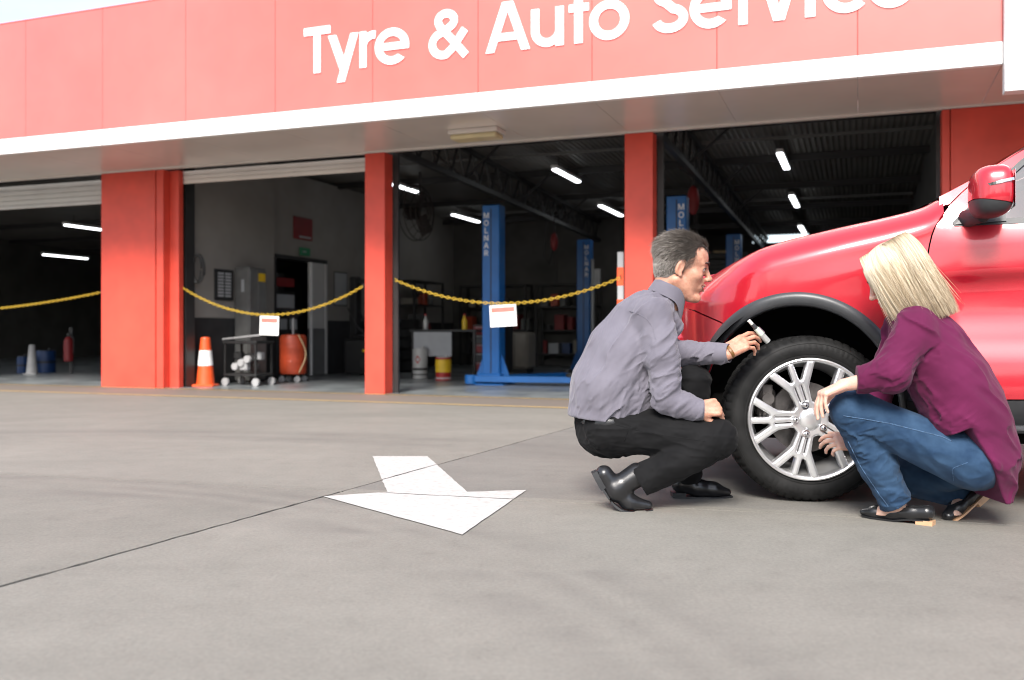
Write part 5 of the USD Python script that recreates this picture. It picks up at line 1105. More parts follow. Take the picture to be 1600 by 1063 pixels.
def tun_fold(P):
    body = folds(P, (.75, -.1, -.55), (.5, 0, .8), 31, 2.6, 11); slv = folds(P, (.8, .1, .45), (-.5, 0, .85), 33, 6, 22); gath = folds(P, (.7, 0, .5), (-.5, 0, .8), 35, 8, 30)
    hem = np.clip((.42 - P[:, 2]) / .3, 0, 1) * folds(P, (.1, 0, 1), (.8, .6, 0), 37, 1.6, 12)
    ws = np.clip(rel(P, A(1385, 580, 3.48), .12), 0, 1); wg = rel(P, A(1482, 668, 3.5), .09)
    return -.016 * body * (1 - ws) - .015 * slv * ws - .014 * gath * wg - .016 * hem
fs.warp(tun_fold)
# the front edge and the hem: cut planes, kept to the skirt part
Rp = np.eye(3); e_ = A(1546, 785, 3.62) - A(1486, 676, 3.62); e_ /= np.linalg.norm(e_); nx = np.array([e_[2], 0, -e_[0]]); nx = nx if nx[0] < 0 else -nx
Rc = np.column_stack([nx, [0, 1, 0], np.cross(nx, [0, 1, 0])])
fs.box((A(1486, 676, 3.62) + A(1546, 785, 3.62)) / 2 + nx * .16 + e_ * .10 * 0, (.16, .6, .20), .004, .006, Rc, 'cut')
fs.box(A(1570, 777, 3.62) + [0, 0, -.10], (.4, .6, .10), .004, .006, Rot.from_euler('y', -3, degrees=True).as_matrix(), 'cut')
for c, n_ in ((A(1338, 595, 3.535), (-1, .25, .0)), (A(1354, 664, 3.80), (-.4, -.3, -1))):
    n_ = np.array(n_) / np.linalg.norm(n_); Rn = np.column_stack(frame_from(n_, (0, .3, 1)))
    fs.box(c + n_ * .05, (.05, .09, .09), .004, .004, Rn, 'cut')
wo.part('long_top', taubin(fs.mesh(), 3), m_tunic, True)
# jeans
ft = Field((1.22, 3.30, 0.04), (2.06, 4.18, 0.66), 0.004)
ft.ell(A(1526, 716, 3.60), (.118, .148, .118), .03)
ft.cone(A(1518, 722, 3.525), A(1330, 640, 3.645), .102, .078, .03); ft.cone(A(1332, 643, 3.645), A(1372, 730, 3.65), .078, .067, .02); ft.cone(A(1372, 730, 3.65), A(1402, 790, 3.66), .067, .056, .02)
ft.cone(A(1518, 722, 3.685), A(1410, 742, 3.85), .100, .076, .03); ft.cone(A(1410, 746, 3.85), A(1500, 772, 3.78), .066, .052, .02)
def je_fold(P):
    th = folds(P, (.85, .1, -.5), (.5, 0, .85), 41, 4, 13); kn = folds(P, (.75, .2, .5), (-.5, 0, .85), 43, 6, 24); an = folds(P, (.9, .2, .1), (0, 0, 1), 47, 8, 26)
    wk = np.clip(rel(P, A(1345, 690, 3.6), .11), 0, 1); wa = np.clip(rel(P, A(1400, 775, 3.62), .09), 0, 1)
    return -.010 * th * (1 - wk) - .015 * kn * wk - .014 * an * wa
ft.warp(je_fold); ax = A(1402, 790, 3.66) - A(1372, 730, 3.67); ax /= np.linalg.norm(ax)
ft.box(A(1403, 789, 3.66) + ax * .06 + [0, 0, .006], (.06, .09, .09), .003, .004, np.column_stack(frame_from(ax + [.15, 0, 0], (1, 0, 0))), 'cut')
jeans = taubin(ft.mesh(), 3); jp = wo.part('jeans', jeans, m_jeans, True)
m_stitch = mat('pale_denim_seam', (0.035, 0.075, 0.14), 0.8, 0.6, 120)
seam_line(wo, 'side_seam', jeans, [(1318, 650), (1350, 655), (1390, 662), (1430, 672), (1470, 682), (1488, 690)], .0022, m_stitch, jp, .0003); seam_line(wo, 'shin_seam', jeans, [(1325, 690), (1345, 730), (1372, 770), (1388, 792)], .002, m_stitch, jp, .0003)
seam_line(wo, 'pocket_stitch', jeans, [(1512, 723), (1488, 732), (1490, 752)], .0013, m_stitch, jp, .0003)
# ballet flats with low tan heels
def flat_shoe(P, rs, cutc, cutr, cutR, sole, heel, d, m_sole=m_tan):
    P = [np.array(p) for p in P]; f = Field(np.min(P, 0) - .07, np.max(P, 0) + .07, .0028); f.chain(P, rs, .015, flat=(d, 1.1))
    f.ell(cutc, cutr, .006, cutR, 'cut'); p = wo.part('shoe', taubin(f.mesh(), 2), m_leather, True)
    wo.part('sole', sole, m_sole, 30, parent=p); wo.part('heel', heel, m_tan, 30, parent=p)
h0, t0 = A(1450, 806, 3.60), A(1346, 805, 3.755); fd_ = t0 - h0; fd_[2] = 0; ln_ = np.linalg.norm(fd_); fd_ /= ln_; sd_ = np.array([-fd_[1], fd_[0], 0])
g0 = np.array([h0[0], h0[1], 0.0]); at_ = lambda a, z, s=0.0: g0 + fd_ * a + sd_ * s + np.array([0, 0, z])
flat_shoe([at_(.005, .048), at_(.06, .042), at_(.13, .030), at_(.20, .024), at_(.245, .020)], [.031, .031, .029, .026, .014], at_(.075, .085), (.085, .028, .045), np.column_stack([fd_, sd_, [0, 0, 1]]),
          ribbon([at_(-.01, .018), at_(.07, .014), at_(.13, .0045), at_(.20, .0045), at_(.25, .006)], [.05, .058, .066, .062, .02], .006, (0, 0, 1)), bar(at_(-.022, .009), at_(.040, .009), .052, .0175, (0, 0, 1)), sd_, m_leather)
b0 = A(1488, 812, 3.70); bt = A(1534, 772, 3.76); bd = bt - b0; bl = np.linalg.norm(bd); bd /= bl; bn = np.array([-bd[2], 0, bd[0]]); bn = bn if bn[0] < 0 else -bn; bs = np.cross(bd, bn)
q_ = lambda a, n: b0 + bd * a + bn * n
flat_shoe([q_(-.01, .024), q_(.05, .028), q_(.11, .032), q_(.16, .034)], [.022, .028, .030, .031], q_(.10, .072), (.075, .026, .044), np.column_stack([bd, bs, bn]),
          ribbon([q_(-.03, .002), q_(.03, -.003), q_(.10, -.003), q_(.178, -.001)], [.03, .064, .06, .05], .007, bn), bar(q_(.125, -.014), q_(.185, -.014), .052, .020, bn), bs)
# ---------------------------------------------------------------- things in and around the bays
def to_plane(px, py, t):
    r = np.array([(px - CX) / F, 1.0, 0]); d = (t + O @ N) / (r @ N); return at(px, py, d)
def at_z(px, py, z): return ground_at(px, py, z)
m_orange = mat('orange_plastic', (0.72, 0.085, 0.018), 0.45, 0.08, 10); m_reflect = mat('white_sleeve', (0.74, 0.74, 0.73), 0.4, 0.06, 20)
m_chain = mat('yellow_plastic_chain', (0.55, 0.36, 0.03), 0.45, 0.15, 30); m_grey_cab = mat('grey_cabinet_paint', (0.12, 0.12, 0.115), 0.5, 0.15, 6)
m_redsign = mat('dull_red_panel', (0.20, 0.012, 0.014), 0.5, 0.1, 6); m_green = mat('green_exit_panel', (0.02, 0.20, 0.09), 0.4, 0.1, 6)
m_black = mat('black_enamel', (0.012, 0.012, 0.012), 0.45, 0.2, 8); m_blue = mat('blue_lift_paint', (0.006, 0.115, 0.38), 0.38, 0.10, 3, spec=0.6)
m_pale = mat('pale_grey_sheet', (0.34, 0.35, 0.36), 0.5, 0.08, 4); m_red = mat('red_enamel', (0.36, 0.018, 0.018), 0.4, 0.1, 6); m_drum_or = mat('orange_drum_paint', (0.42, 0.055, 0.018), 0.4, 0.25, 5)
m_yel = mat('yellow_label', (0.70, 0.45, 0.02), 0.4, 0.1, 10); m_beige = mat('beige_machine_paint', (0.22, 0.20, 0.165), 0.55, 0.12, 5); m_timber = mat('pale_timber', (0.45, 0.32, 0.18), 0.7, 0.2, 12)
m_hbrown = mat('brown_guard', (0.022, 0.016, 0.013), 0.6, 0.2, 8); m_bluedrum = mat('blue_drum', (0.008, 0.035, 0.12), 0.4, 0.1, 5); m_greyc = mat('castor_grey', (0.30, 0.30, 0.30), 0.5, 0.1, 9)
m_tube = glow('lit_tube', (0.93, 0.97, 1.0), 1.5)
# traffic cones
def cone(pos, h, col, label, sleeve=True):
    c = Thing('traffic_cone', label, 'traffic cone', pos); s = h / 0.68
    c.part('base', bx(-.145 * s, .145 * s, -.145 * s, .145 * s, 0, .035 * s, .012 * s), col, False, True)
    r = lambda z: (.122 - .148 * (z - .035) * .62) * s
    prof = lambda a, b, o=0: revolve([(0, a * s), (r(a) + o, a * s), (r(b) + o, b * s), (0, b * s)], 36)
    c.part('cone_body', prof(.035, .66), col, 40, True)
    c.part('cone_tip', revolve([(0, .66 * s), (r(.66), .66 * s), (r(.66) * .9, .675 * s), (r(.66) * .5, .682 * s), (0, .684 * s)], 24), col, 40, True)
    if sleeve: c.part('sleeve', prof(.29, .50, .004 * s), m_reflect, 40, True)
    return c
cone(L(-2.89, .53), 0.67, m_orange, 'orange traffic cone with a white sleeve standing in the second bay')
cone(ground_at(50, 586), 0.52, m_greyc, 'dull pale cone standing inside the shaded leftmost bay', False)
# chains and their hanging notices
def chain(p, q, sag, label):
    p, q = np.array(p), np.array(q); n = 400; u = np.linspace(0, 1, n); C = p + (q - p) * u[:, None]; C[:, 2] -= sag * 4 * u * (1 - u); l = np.r_[0, np.cumsum(np.linalg.norm(np.diff(C, axis=0), axis=1))]
    pitch = .040; k = int(l[-1] / pitch); P = np.column_stack([np.interp(np.arange(k + 1) * pitch, l, C[:, i]) for i in range(3)]); out = []
    for i in range(k):
        a, b = P[i], P[i + 1]; d = (b - a) / np.linalg.norm(b - a); up = np.array([0, 0, 1.0]); s = np.cross(d, up); s /= np.linalg.norm(s); v = np.cross(s, d); w = s if i % 2 else v; c = (a + b) / 2
        t = np.linspace(0, 2 * np.pi, 12, endpoint=False); ring = np.array([c + d * (np.cos(x) * .019 + np.sign(np.cos(x)) * .006) + w * np.sin(x) * .0135 for x in t]); out.append(tube(ring, .0046, 5, True))
    th = Thing('barrier_chain', label, 'chain', p)
    th.part('chain_links', cat(out), m_chain, True, kind='stuff')
    for e in (p, q): th.part('hook', tube([e + [0, 0, .03], e + [0, 0, -.02]], .008, 8), m_steel)
    return C
c0a, c0b = to_plane(-330, 452, .12), to_plane(158, 457, .12)
chain(to_plane(-335, 470, .12), c0b, .235, 'yellow chain across the shaded leftmost bay')
C1 = chain(to_plane(284, 449, .22), to_plane(568, 447, .1), .36, 'yellow chain across the second bay above the orange cone')
C2 = chain(to_plane(616, 437, .1), to_plane(970, 434, .1), .285, 'yellow chain across the middle bay in front of the blue lift post')
def notice(px, C, wd, h, label, tilt):
    k = np.argmin(np.abs(CX + F * C[:, 0] / C[:, 1] - px)); c = C[k] - np.array([0, 0, .015]); s = Thing('hanging_notice', label, 'sign', c, -TH)
    R = Rot.from_euler('y', tilt, degrees=True).as_matrix(); f = lambda m: move(m, rot=R)
    s.part('board', f(bx(-wd / 2, wd / 2, -.003, .003, -h, 0, .002)), m_white, False, True)
    s.part('header_band', f(bx(-wd / 2 + .02, wd / 2 - .02, -.0045, -.0032, -.085, -.028)), mat('faded_red_print_' + str(px), (0.62, 0.16, 0.13), 0.5, 0.1, 20), False, True)
    for i in range(4): s.part('print_line', f(bx(-wd / 2 + .035 + .012 * (i % 2), wd / 2 - .035 - .02 * (i % 3), -.0045, -.0032, -.125 - i * .028, -.114 - i * .028)), m_pale, False, True)
    for x in (-1, 1): s.part('tie', f(tube([(x * (wd / 2 - .03), -.004, -.01), (x * (wd / 2 - .03), -.004, .025)], .003, 6)), m_steel, False, True)
notice(421, C1, .285, .245, 'white notice with a red header hanging from the second bay chain', 2)
notice(785, C2, .325, .25, 'white notice with a red header hanging beside the blue lift post', -3)
# strip lights under the roof
def strip(s, t, ln, label, z=None):
    z = z or zr(t) - .22; c = L(s, t, z); th = Thing('strip_light', label, 'strip light', c, -TH, 'lit strip lights under the workshop roof')
    th.part('housing', bx(-.05, .05, -.03, ln + .03, .0, .05, .008), m_white, False, True)
    th.part('lit_tube', cat([bx(-.045, .045, 0, ln, -.022, -.001, .008)]), m_tube, False, True)
    for y in (.2, ln - .2): th.part('hanger', bar((0, y, .05), (0, y, .20), .008), m_steel, False, True)
for s, t, ln, lb in ((4.41, 3.3, 1.3, 'nearest lit strip light above the bonnet in the rightmost bay'), (4.34, 6.65, 1.5, 'second lit strip light above the bonnet, between a nearer and a farther one'), (4.27, 10.3, 1.5, 'farthest of three lit strip lights in line above the bonnet'),
                    (1.16, 3.4, 1.25, 'lit strip light nearest the front in the middle bay'), (0.97, 6.7, 1.6, 'lit strip light beside the third red pillar, farther than its neighbour'),
                    (-1.75, 3.72, 1.0, 'lit strip light just right of the second red pillar'), (-2.08, 6.9, 1.3, 'lit strip light left of the blue lift post top'), (-2.45, 9.6, 1.5, 'lit strip light right of the blue lift post top')):
    strip(s, t, ln, lb)
for px, py, z, ln, lb in ((102, 351, 2.75, 1.5, 'upper lit strip light in the shaded leftmost bay'), (68, 397.5, 2.55, 1.3, 'lower lit strip light in the shaded leftmost bay')):
    p = at_z(px, py, z) - O; strip(p @ U, p @ N, ln, lb, z)
    if py < 360: strip(p @ U + .15, p @ N + 1.75, 1.4, 'lit strip light behind the upper one in the shaded leftmost bay', z)
# soffit light fitting
p0, p1 = at_z(703, 207, 2.875) - O, at_z(778, 203, 2.875) - O
ft_ = Thing('soffit_light', 'yellowed rectangular light fitting under the soffit', 'light fitting', L(p0 @ U, p0 @ N, 2.80), -TH)
wd = (p1 - p0) @ U
ft_.part('tray', bx(-.02, wd + .02, -.02, .24, .05, .098, .006), m_soffit, False, True); ft_.part('diffuser', bx(0, wd, 0, .22, 0.0, .049, .012), m_diff, False, True)
# two-post lifts
def lift_post(s, t, label, h=2.52, text_side=1):
    p = Thing('lift_post', label, 'vehicle lift', L(s, t), -TH)
    p.part('post', cat([bx(-.13, .13, -.10, -.085, .02, h, .004), bx(-.13, -.115, -.085, .12, .02, h, .004), bx(.115, .13, -.085, .12, .02, h, .004)]) if False else bx(-.13, .13, -.10, .13, .02, h, .012), m_blue, False, True)
    p.part('post_groove', bx(-.004, .012, -.1015, -.099, .03, h - .05), m_steel, False, True)
    p.part('base_plate', bx(-.24, .24, -.24, .26, 0, .022, .005), m_blue, False, True)
    for x in (-1, 1): p.part('gusset', move(extrude(Polygon([(0, 0), (.16, 0), (0, .42)]), .014), rot=np.array([[x, 0, 0], [0, 0, -1], [0, 1, 0]]).astype(float), loc=(x * .13, 0, .02)), m_blue, False, True)
    p.part('carriage', bx(-.16, .16, -.15, .10, .10, .16, .008), m_blue, False, True)
    z = h - .10
    for ch in 'MOLNAR':
        m = meshkit.text_mesh(ch, .075, .002, True); m.apply_transform(trimesh.transformations.rotation_matrix(math.pi / 2, (1, 0, 0))); m.apply_translation((-.065 - m.bounds.mean(0)[0] + .0 if text_side < 0 else .065 - m.bounds.mean(0)[0], -.1015, z - .085)); z -= .105
        p.part('letter', m, m_reflect, False, True)
    return p
lp = lift_post(0.60, 2.33, 'blue lift post nearest the front, beside the white hanging notice', text_side=-1)
lift_post(3.19, 2.38, 'blue lift post rising behind the head of the person in grey')
lift_post(0.50, 7.30, 'blue lift post deep in the middle bay left of the third red pillar', 2.5); lift_post(3.3, 7.3, 'blue lift post far behind the red bonnet', 2.5)
for s0, t0, s1, t1 in ((.35, 2.12, 1.75, 2.30), (.62, 2.55, 1.3, 3.6)):
    ar = lp.part('arm', bar(L(s0, t0, .09), L(s1, t1, .09), .10, .08), m_blue); lp.part('inner_arm', bar(L(s1, t1, .09), L(s1, t1, .09) + (L(s1, t1) - L(s0, t0)) * .25, .07, .055), m_blue, parent=ar)
    lp.part('pad', revolve([(0, 0), (.07, 0), (.07, .05), (0, .05)], 20, center=L(s1, t1, .13)), m_black, parent=ar); lp.part('pivot', revolve([(0, 0), (.085, 0), (.085, .12), (0, .12)], 20, center=L(s0, t0, .022)), m_blue, parent=ar)
# orange drum, trolley, cabinet, boards by the partition
dr = Thing('waste_oil_drainer', 'orange red drum on castors in front of the doorway', 'drum', L(-2.44, 1.94))
dr.part('drum', revolve([(0, .12), (.185, .12), (.195, .14), (.195, .30), (.200, .31), (.195, .32), (.195, .50), (.200, .51), (.195, .52), (.195, .66), (.17, .70), (.0, .71)], 36), m_drum_or, 35, True)
dr.part('hose', tube([(.12 + .10 * math.sin(a), -.17 - .02 * math.sin(3 * a), .70 - .56 * a / 3.1) for a in np.linspace(0, 3.1, 20)], .012, 8), m_timber, True, True)
dr.part('drain_pipe', tube([(0, 0, .70), (0, 0, .95)], .02, 10), m_greyc, True, True); dr.part('drain_bowl', revolve([(0, .95), (.05, .95), (.20, 1.06), (.205, 1.07), (.19, 1.065), (0, .97)], 32), m_black, 35, True)
for a in (0.6, 2.2, 3.7, 5.3): dr.part('castor', revolve([(0, -.02), (.045, -.02), (.045, .02), (0, .02)], 16, 'y', (.17 * math.cos(a), .17 * math.sin(a), .047)), m_greyc, 35, True); dr.part('castor_fork', bar((.17 * math.cos(a), .17 * math.sin(a), .06), (.15 * math.cos(a), .15 * math.sin(a), .125), .03), m_black, False, True)
tr_ = Thing('tool_trolley', 'black tool trolley on pale castors right of the orange cone', 'trolley', L(-2.5, .95), -TH)
for x in (-.25, .25):
    for y in (-.18, .18): tr_.part('upright', bar((x, y, .1), (x, y, .62), .025), m_black, False, True); tr_.part('castor', revolve([(0, -.018), (.055, -.018), (.055, .018), (0, .018)], 18, 'y', (x, y, .056)), m_greyc, 35, True)
tr_.part('tray', bx(-.28, .28, -.21, .21, .58, .62, .008), m_black, False, True); tr_.part('shelf', bx(-.27, .27, -.20, .20, .14, .17, .006), m_black, False, True); tr_.part('handle', tube([(-.34, -.12, .64), (.34, -.20, .70)], .014, 8), m_greyc, True, True)
tb = Thing('engine_part', 'grey jumble of engine parts on the black tool trolley', 'engine part', L(-2.48, .93, .171), -TH)
r_ = random.Random(5)
for k in range(7): x, y, z = r_.uniform(-.16, .16), r_.uniform(-.12, .1), r_.uniform(.0, .2); tb.part('casting', bx(x - .06, x + .06, y - .05, y + .05, z, z + .11, .015), (m_steel, m_greyc, m_black, m_disc)[k % 4], False, True)
for k in range(3): tb.part('pulley', revolve([(0, -.02), (.05, -.02), (.04, 0), (.05, .02), (0, .02)], 20, 'y', (-.1 + k * .1, -.17, .10 + .05 * k)), m_greyc, 35, True)
cb = Thing('steel_cabinet', 'tall grey steel cabinet against the inside wall behind the trolley', 'cabinet', L(W0 + .13, 1.60), -TH)
cb.part('carcass', bx(-.125, .125, -.20, .20, .04, 1.68, .008), m_grey_cab, False, True)
for k in (0, 1): cb.part('door', bx(.126, .140, -.195 + .197 * k, -.002 + .197 * k, .08, 1.64, .004), m_grey_cab, False, True)
cb.part('front_panel', bx(-.115, .115, -.212, -.201, .08, 1.64, .004), m_grey_cab, False, True); cb.part('yellow_label', bx(.140, .144, .0, .17, 1.48, 1.60), m_yel, False, True); cb.part('paper_label', bx(.0, .05, -.216, -.213, 1.32, 1.5), m_pale, False, True); cb.part('plinth', bx(-.11, .11, -.19, .19, 0, .039), m_black, False, True)
nb_ = Thing('notice_board', 'black framed price board with white rows on the inside wall', 'notice board', L(W0 + .006, 1.14, 1.41), -TH)
nb_.part('frame', bx(0, .025, -.20, .20, -.22, .22, .004), m_black, False, True)
for k in range(8):
    for j in range(2): nb_.part('price_card', bx(.0255, .028, -.15 + .16 * j, -.02 + .16 * j, .145 - k * .045, .178 - k * .045), m_pale, False, True)
hr = Thing('hose_coil', 'black hose coiled on a hook right of the wide pier', 'hose', L(-3.0, .47, 1.60))
hr.part('hose', tube([np.array([.05 * math.sin(a * .13) , -.01 - .012 * (a % 3), 0]) + np.array([.075 * math.cos(a), 0, .19 * math.sin(a)]) for a in np.linspace(0, 25, 160)], .012, 6), m_black, True, True); hr.part('hook', bar((0, 0, .19), (0, .10, .19), .02), m_steel, False, True)
sg = Thing('wall_sign', 'dull red square sign high on the inside wall above the doorway', 'sign', L(W1 + .006, 3.30, 2.44), -TH); sg.part('panel', bx(0, .02, -.27, .27, -.18, .18, .004), m_redsign, False, True); sg.part('pale_strip', bx(.0205, .022, -.12, .22, -.155, -.12), m_pale, False, True)
ex = Thing('exit_sign', 'small dim green exit sign above the inside doorway', 'sign', L(W1 + .03, 3.31, 2.06), -TH); ex.part('panel', bx(0, .03, -.14, .14, -.065, .065, .004), m_green, False, True); ex.part('arrow', bx(.0305, .032, -.08, .02, -.012, .012), m_pale, False, True)
al = Thing('alignment_machine', 'black machine with a pale screen standing in the inside doorway', 'machine', L(-3.50, 3.05), -TH)
al.part('cabinet', bx(-.22, .22, -.30, .30, .05, 1.0, .02), m_black, False, True); al.part('column', bx(-.08, .08, -.1, .1, 1.0, 1.7, .01), m_black, False, True); al.part('screen_frame', bx(.10, .16, -.30, .30, 1.08, 1.40, .01), m_black, False, True); al.part('screen', bx(.1605, .164, -.26, .26, 1.13, 1.35), m_pale, False, True); al.part('red_panel', bx(.1605, .164, -.26, .26, 1.48, 1.62), m_redsign, False, True)
for y in (-.14, .14): al.part('paper_card', bx(.222, .226, y - .10, y + .10, .78, .95), m_pale, False, True)
tc = Thing('tyre_changer', 'dark tyre changer with a yellow foot bar left of the second red pillar', 'machine', L(-2.52, 4.35), -TH)
tc.part('body', bx(-.30, .30, -.35, .35, .02, .62, .03), m_black, False, True); tc.part('turntable', revolve([(0, .63), (.24, .63), (.26, .66), (.24, .70), (0, .70)], 32), m_steel, 35, True); tc.part('column', bx(-.34, -.20, -.1, .1, .62, 1.70, .02), m_black, False, True); tc.part('arm', bar((-.27, 0, 1.62), (.12, 0, 1.62), .08), m_black, False, True); tc.part('tool_head', bar((.10, 0, 1.62), (.10, 0, .85), .035), m_greyc, False, True)
tc.part('foot_bar', bx(.10, .42, -.42, -.37, .40, .45, .01), m_yel, False, True); tc.part('air_tank', revolve([(0, -.16), (.09, -.14), (.10, 0), (.09, .14), (0, .16)], 24, 'y', (.22, -.42, .22)), m_steel, 35, True); tc.part('bead_arm', bar((.31, -.36, .30), (.31, .15, .55), .05), m_greyc, False, True)
for k, (y, z) in enumerate(((-.2, 1.15), (.05, 1.25), (.22, 1.05))): tc.part('hose', tube([(-.3, y, z), (-.1, y - .05, z - .3), (.05, y, z - .45)], .012, 6), m_steel, True, True)
# a stack of tyres deep by the partition, and the workbench group in the middle bay
def tyre_thing(pos, label, R_=.32, w_=.2, grp=None):
    t = Thing('tyre', label, 'tyre', pos, 0, grp); a = np.linspace(0, 2 * np.pi, 13)[:-1]
    t.part('tread_ring', revolve([(R_ * .62, .01), (R_ * .9, 0), (R_, w_ * .2), (R_, w_ * .8), (R_ * .9, w_), (R_ * .62, w_ - .01), (R_ * .64, w_ / 2), (R_ * .62, .01)], 32), m_rubber, 30, True)
for k in range(4): tyre_thing(L(-2.45, 5.6, .01 + k * .202), ('bottom', 'second', 'third', 'top')[k] + ' tyre of the dark stack left of the second red pillar')
wb = Thing('workbench', 'workbench with a pale grey front sheet behind the two oil drums', 'workbench', L(-.88, 3.75), -TH)
wb.part('front_sheet', bx(-.33, .33, -.30, -.285, .36, .74, .004), m_pale, False, True); wb.part('worktop', bx(-.40, .75, -.31, .25, .742, .78, .006), m_steel, False, True)
for x in (-.36, .70):
    for y in (-.25, .20): wb.part('leg', bar((x, y, 0), (x, y, .74), .04), m_steel, False, True)
def drum(pos, r, h, bands, label, lid):
    d = Thing('oil_drum', label, 'drum', pos)
    d.part('barrel', revolve([(0, .01), (r, .01), (r, .02)] + [x for k in (.33, .66) for x in ((r, h * k - .01), (r + .004, h * k), (r, h * k + .01))] + [(r, h), (r - .01, h - .006), (0, h - .006)], 32), bands[0][2], 35, True)
    for a, b, m in bands[1:]: d.part('print_band', revolve([(r + .0015, a * h), (r + .005, a * h), (r + .005, b * h), (r + .0015, b * h), (r + .0015, a * h)], 32), m, 35, True)
    d.part('lid', revolve([(0, h), (r * .9, h), (r * .85, h + .015), (0, h + .015)], 32), lid, 35, True); d.part('spout', revolve([(0, h + .015), (.025, h + .015), (.025, h + .045), (0, h + .045)], 14, center=(r * .4, 0, 0)), lid, 35, True)
    return d
m_offw = mat('drum_white', (0.42, 0.42, 0.40), 0.4, 0.08, 8)
d1_ = drum(ground_at(656.5, 592.5), .115, .47, ((0, 1, m_offw), (.30, .38, m_black), (.14, .18, m_black)), 'white oil drum with a red diamond and black bands', m_offw)
dm_ = extrude(Polygon([(0, -.07), (.05, 0), (0, .07), (-.05, 0)]), .004); V_ = dm_.vertices.copy(); ang = -math.pi / 2 - .25 + V_[:, 0] / .12; rr_ = .1165 + V_[:, 2]; dm_ = trimesh.Trimesh(np.column_stack([rr_ * np.cos(ang), rr_ * np.sin(ang), .31 + V_[:, 1]]), dm_.faces, process=False); d1_.part('red_diamond', dm_, m_red, False, True)
drum(ground_at(692.5, 595.5), .115, .355, ((0, 1, m_red), (.38, .92, m_yel), (.10, .16, m_offw)), 'yellow and red oil drum left of the blue lift post', m_offw)
tq = Thing('tool_chest', 'dark red tool chest on castors behind the yellow drum', 'tool chest', L(-.05, 3.95), -TH)
tq.part('carcass', bx(-.26, .26, -.22, .22, .10, .86, .01), m_black, False, True)
for k in range(5): tq.part('drawer', bx(-.24, .24, -.235, -.221, .13 + k * .142, .262 + k * .142, .004), (m_redsign, m_black)[k % 2], False, True); tq.part('drawer_pull', bx(-.2, .2, -.247, -.236, .24 + k * .142, .252 + k * .142), m_greyc, False, True)
for x in (-.2, .2): tq.part('castor', revolve([(0, -.02), (.05, -.02), (.05, .02), (0, .02)], 16, 'y', (x, -.15, .05)), m_greyc, 35, True)
rng5 = random.Random(11)
for k, (nm, lb) in enumerate((('spray_bottle', 'pale spray bottle on the workbench left end'), ('spray_bottle', 'red topped bottle on the dark tool chest'), ('spray_bottle', 'yellow bottle standing on the workbench right end'))):
    pos = (L(-1.12, 3.7, .781), L(-.1, 3.9, .861), L(-.42, 3.66, .781))[k]; b = Thing(nm, lb, 'bottle', pos); b.part('flask', revolve([(0, 0), (.04, 0), (.042, .14), (.016, .19), (.016, .22), (0, .22)], 20), (m_offw, m_pale, m_yel)[k], 35, True); b.part('cap', revolve([(0, .22), (.02, .22), (.02, .25), (0, .25)], 14), m_red, 35, True)
jar_ = Thing('air_compressor', 'beige compressor cabinet deep behind the blue lift post', 'compressor', L(-.33, 5.9), -TH)
jar_.part('housing', bx(-.25, .25, -.22, .22, .08, .74, .04), m_beige, False, True); jar_.part('panel_seam', bx(-.006, .006, -.224, -.2195, .12, .70), m_black, False, True); jar_.part('handle', tube([(-.25, -.24, .70), (-.29, -.24, .76), (.0, -.24, .79), (.25, -.24, .76)], .012, 8), m_black, True, True); jar_.part('foot', bx(-.22, .22, -.18, .18, 0, .079, .01), m_black, False, True)
fan = Thing('industrial_fan', 'big round brown industrial fan hanging right of the second red pillar', 'fan', A(655, 333, 13.6)); fa = Rot.from_euler('z', 62, degrees=True).as_matrix()
ring = lambda r, y: np.array([(r * math.cos(a), y, r * math.sin(a)) for a in np.linspace(0, 2 * np.pi, 40, endpoint=False)])
for r, y in ((.40, 0), (.40, .09), (.30, -.05), (.20, -.07), (.10, -.08)): fan.part('guard_ring', move(tube(ring(r, y), .008, 6, True), rot=fa), m_hbrown, True, True)
for k in range(16): a = k * math.pi / 8; fan.part('guard_wire', move(tube([(.08 * math.cos(a), -.08, .08 * math.sin(a)), (.28 * math.cos(a), -.055, .28 * math.sin(a)), (.40 * math.cos(a), 0, .40 * math.sin(a))], .004, 5), rot=fa), m_hbrown, False, True)
for k in range(3):
    a = k * 2.094 + .4; bl_ = move(bx(-.10, .10, -.004, .004, .06, .36, .003), rot=Rot.from_euler('zy', [28, 0], degrees=True).as_matrix()); bl_ = move(bl_, rot=Rot.from_euler('y', math.degrees(a), degrees=True).as_matrix()); fan.part('blade', move(bl_, rot=fa), m_hbrown, False, True)
fan.part('motor', move(revolve([(0, .03), (.09, .03), (.10, .16), (.06, .26), (0, .27)], 24, 'y'), rot=fa), m_black, 35, True); fan.part('hanger', bar((0, .12, .05), (.0, .12, .62), .035), m_steel, False, True)
def hoist(pos, sc, label):
    h = Thing('chain_hoist', label, 'hoist', pos); h.part('body', move(trimesh.creation.icosphere(3, 1).apply_scale((.085 * sc, .07 * sc, .20 * sc)), loc=(0, 0, 0)), m_redsign, True, True); h.part('top_hook', tube([(0, 0, .18 * sc), (0, 0, .55 * sc)], .012, 6), m_steel, True, True); h.part('hand_chain', tube([(.02, 0, -.18 * sc), (.03, 0, -.9 * sc), (.05, 0, -.92 * sc), (.06, 0, -.15 * sc)], .007, 5), m_steel, True, True)
hoist(A(1083, 313, 12.6), 1.0, 'dark red chain hoist hanging beside the rear right roof truss'); hoist(A(866, 378, 16.5), .8, 'small dark red hoist hanging deep in the middle bay')
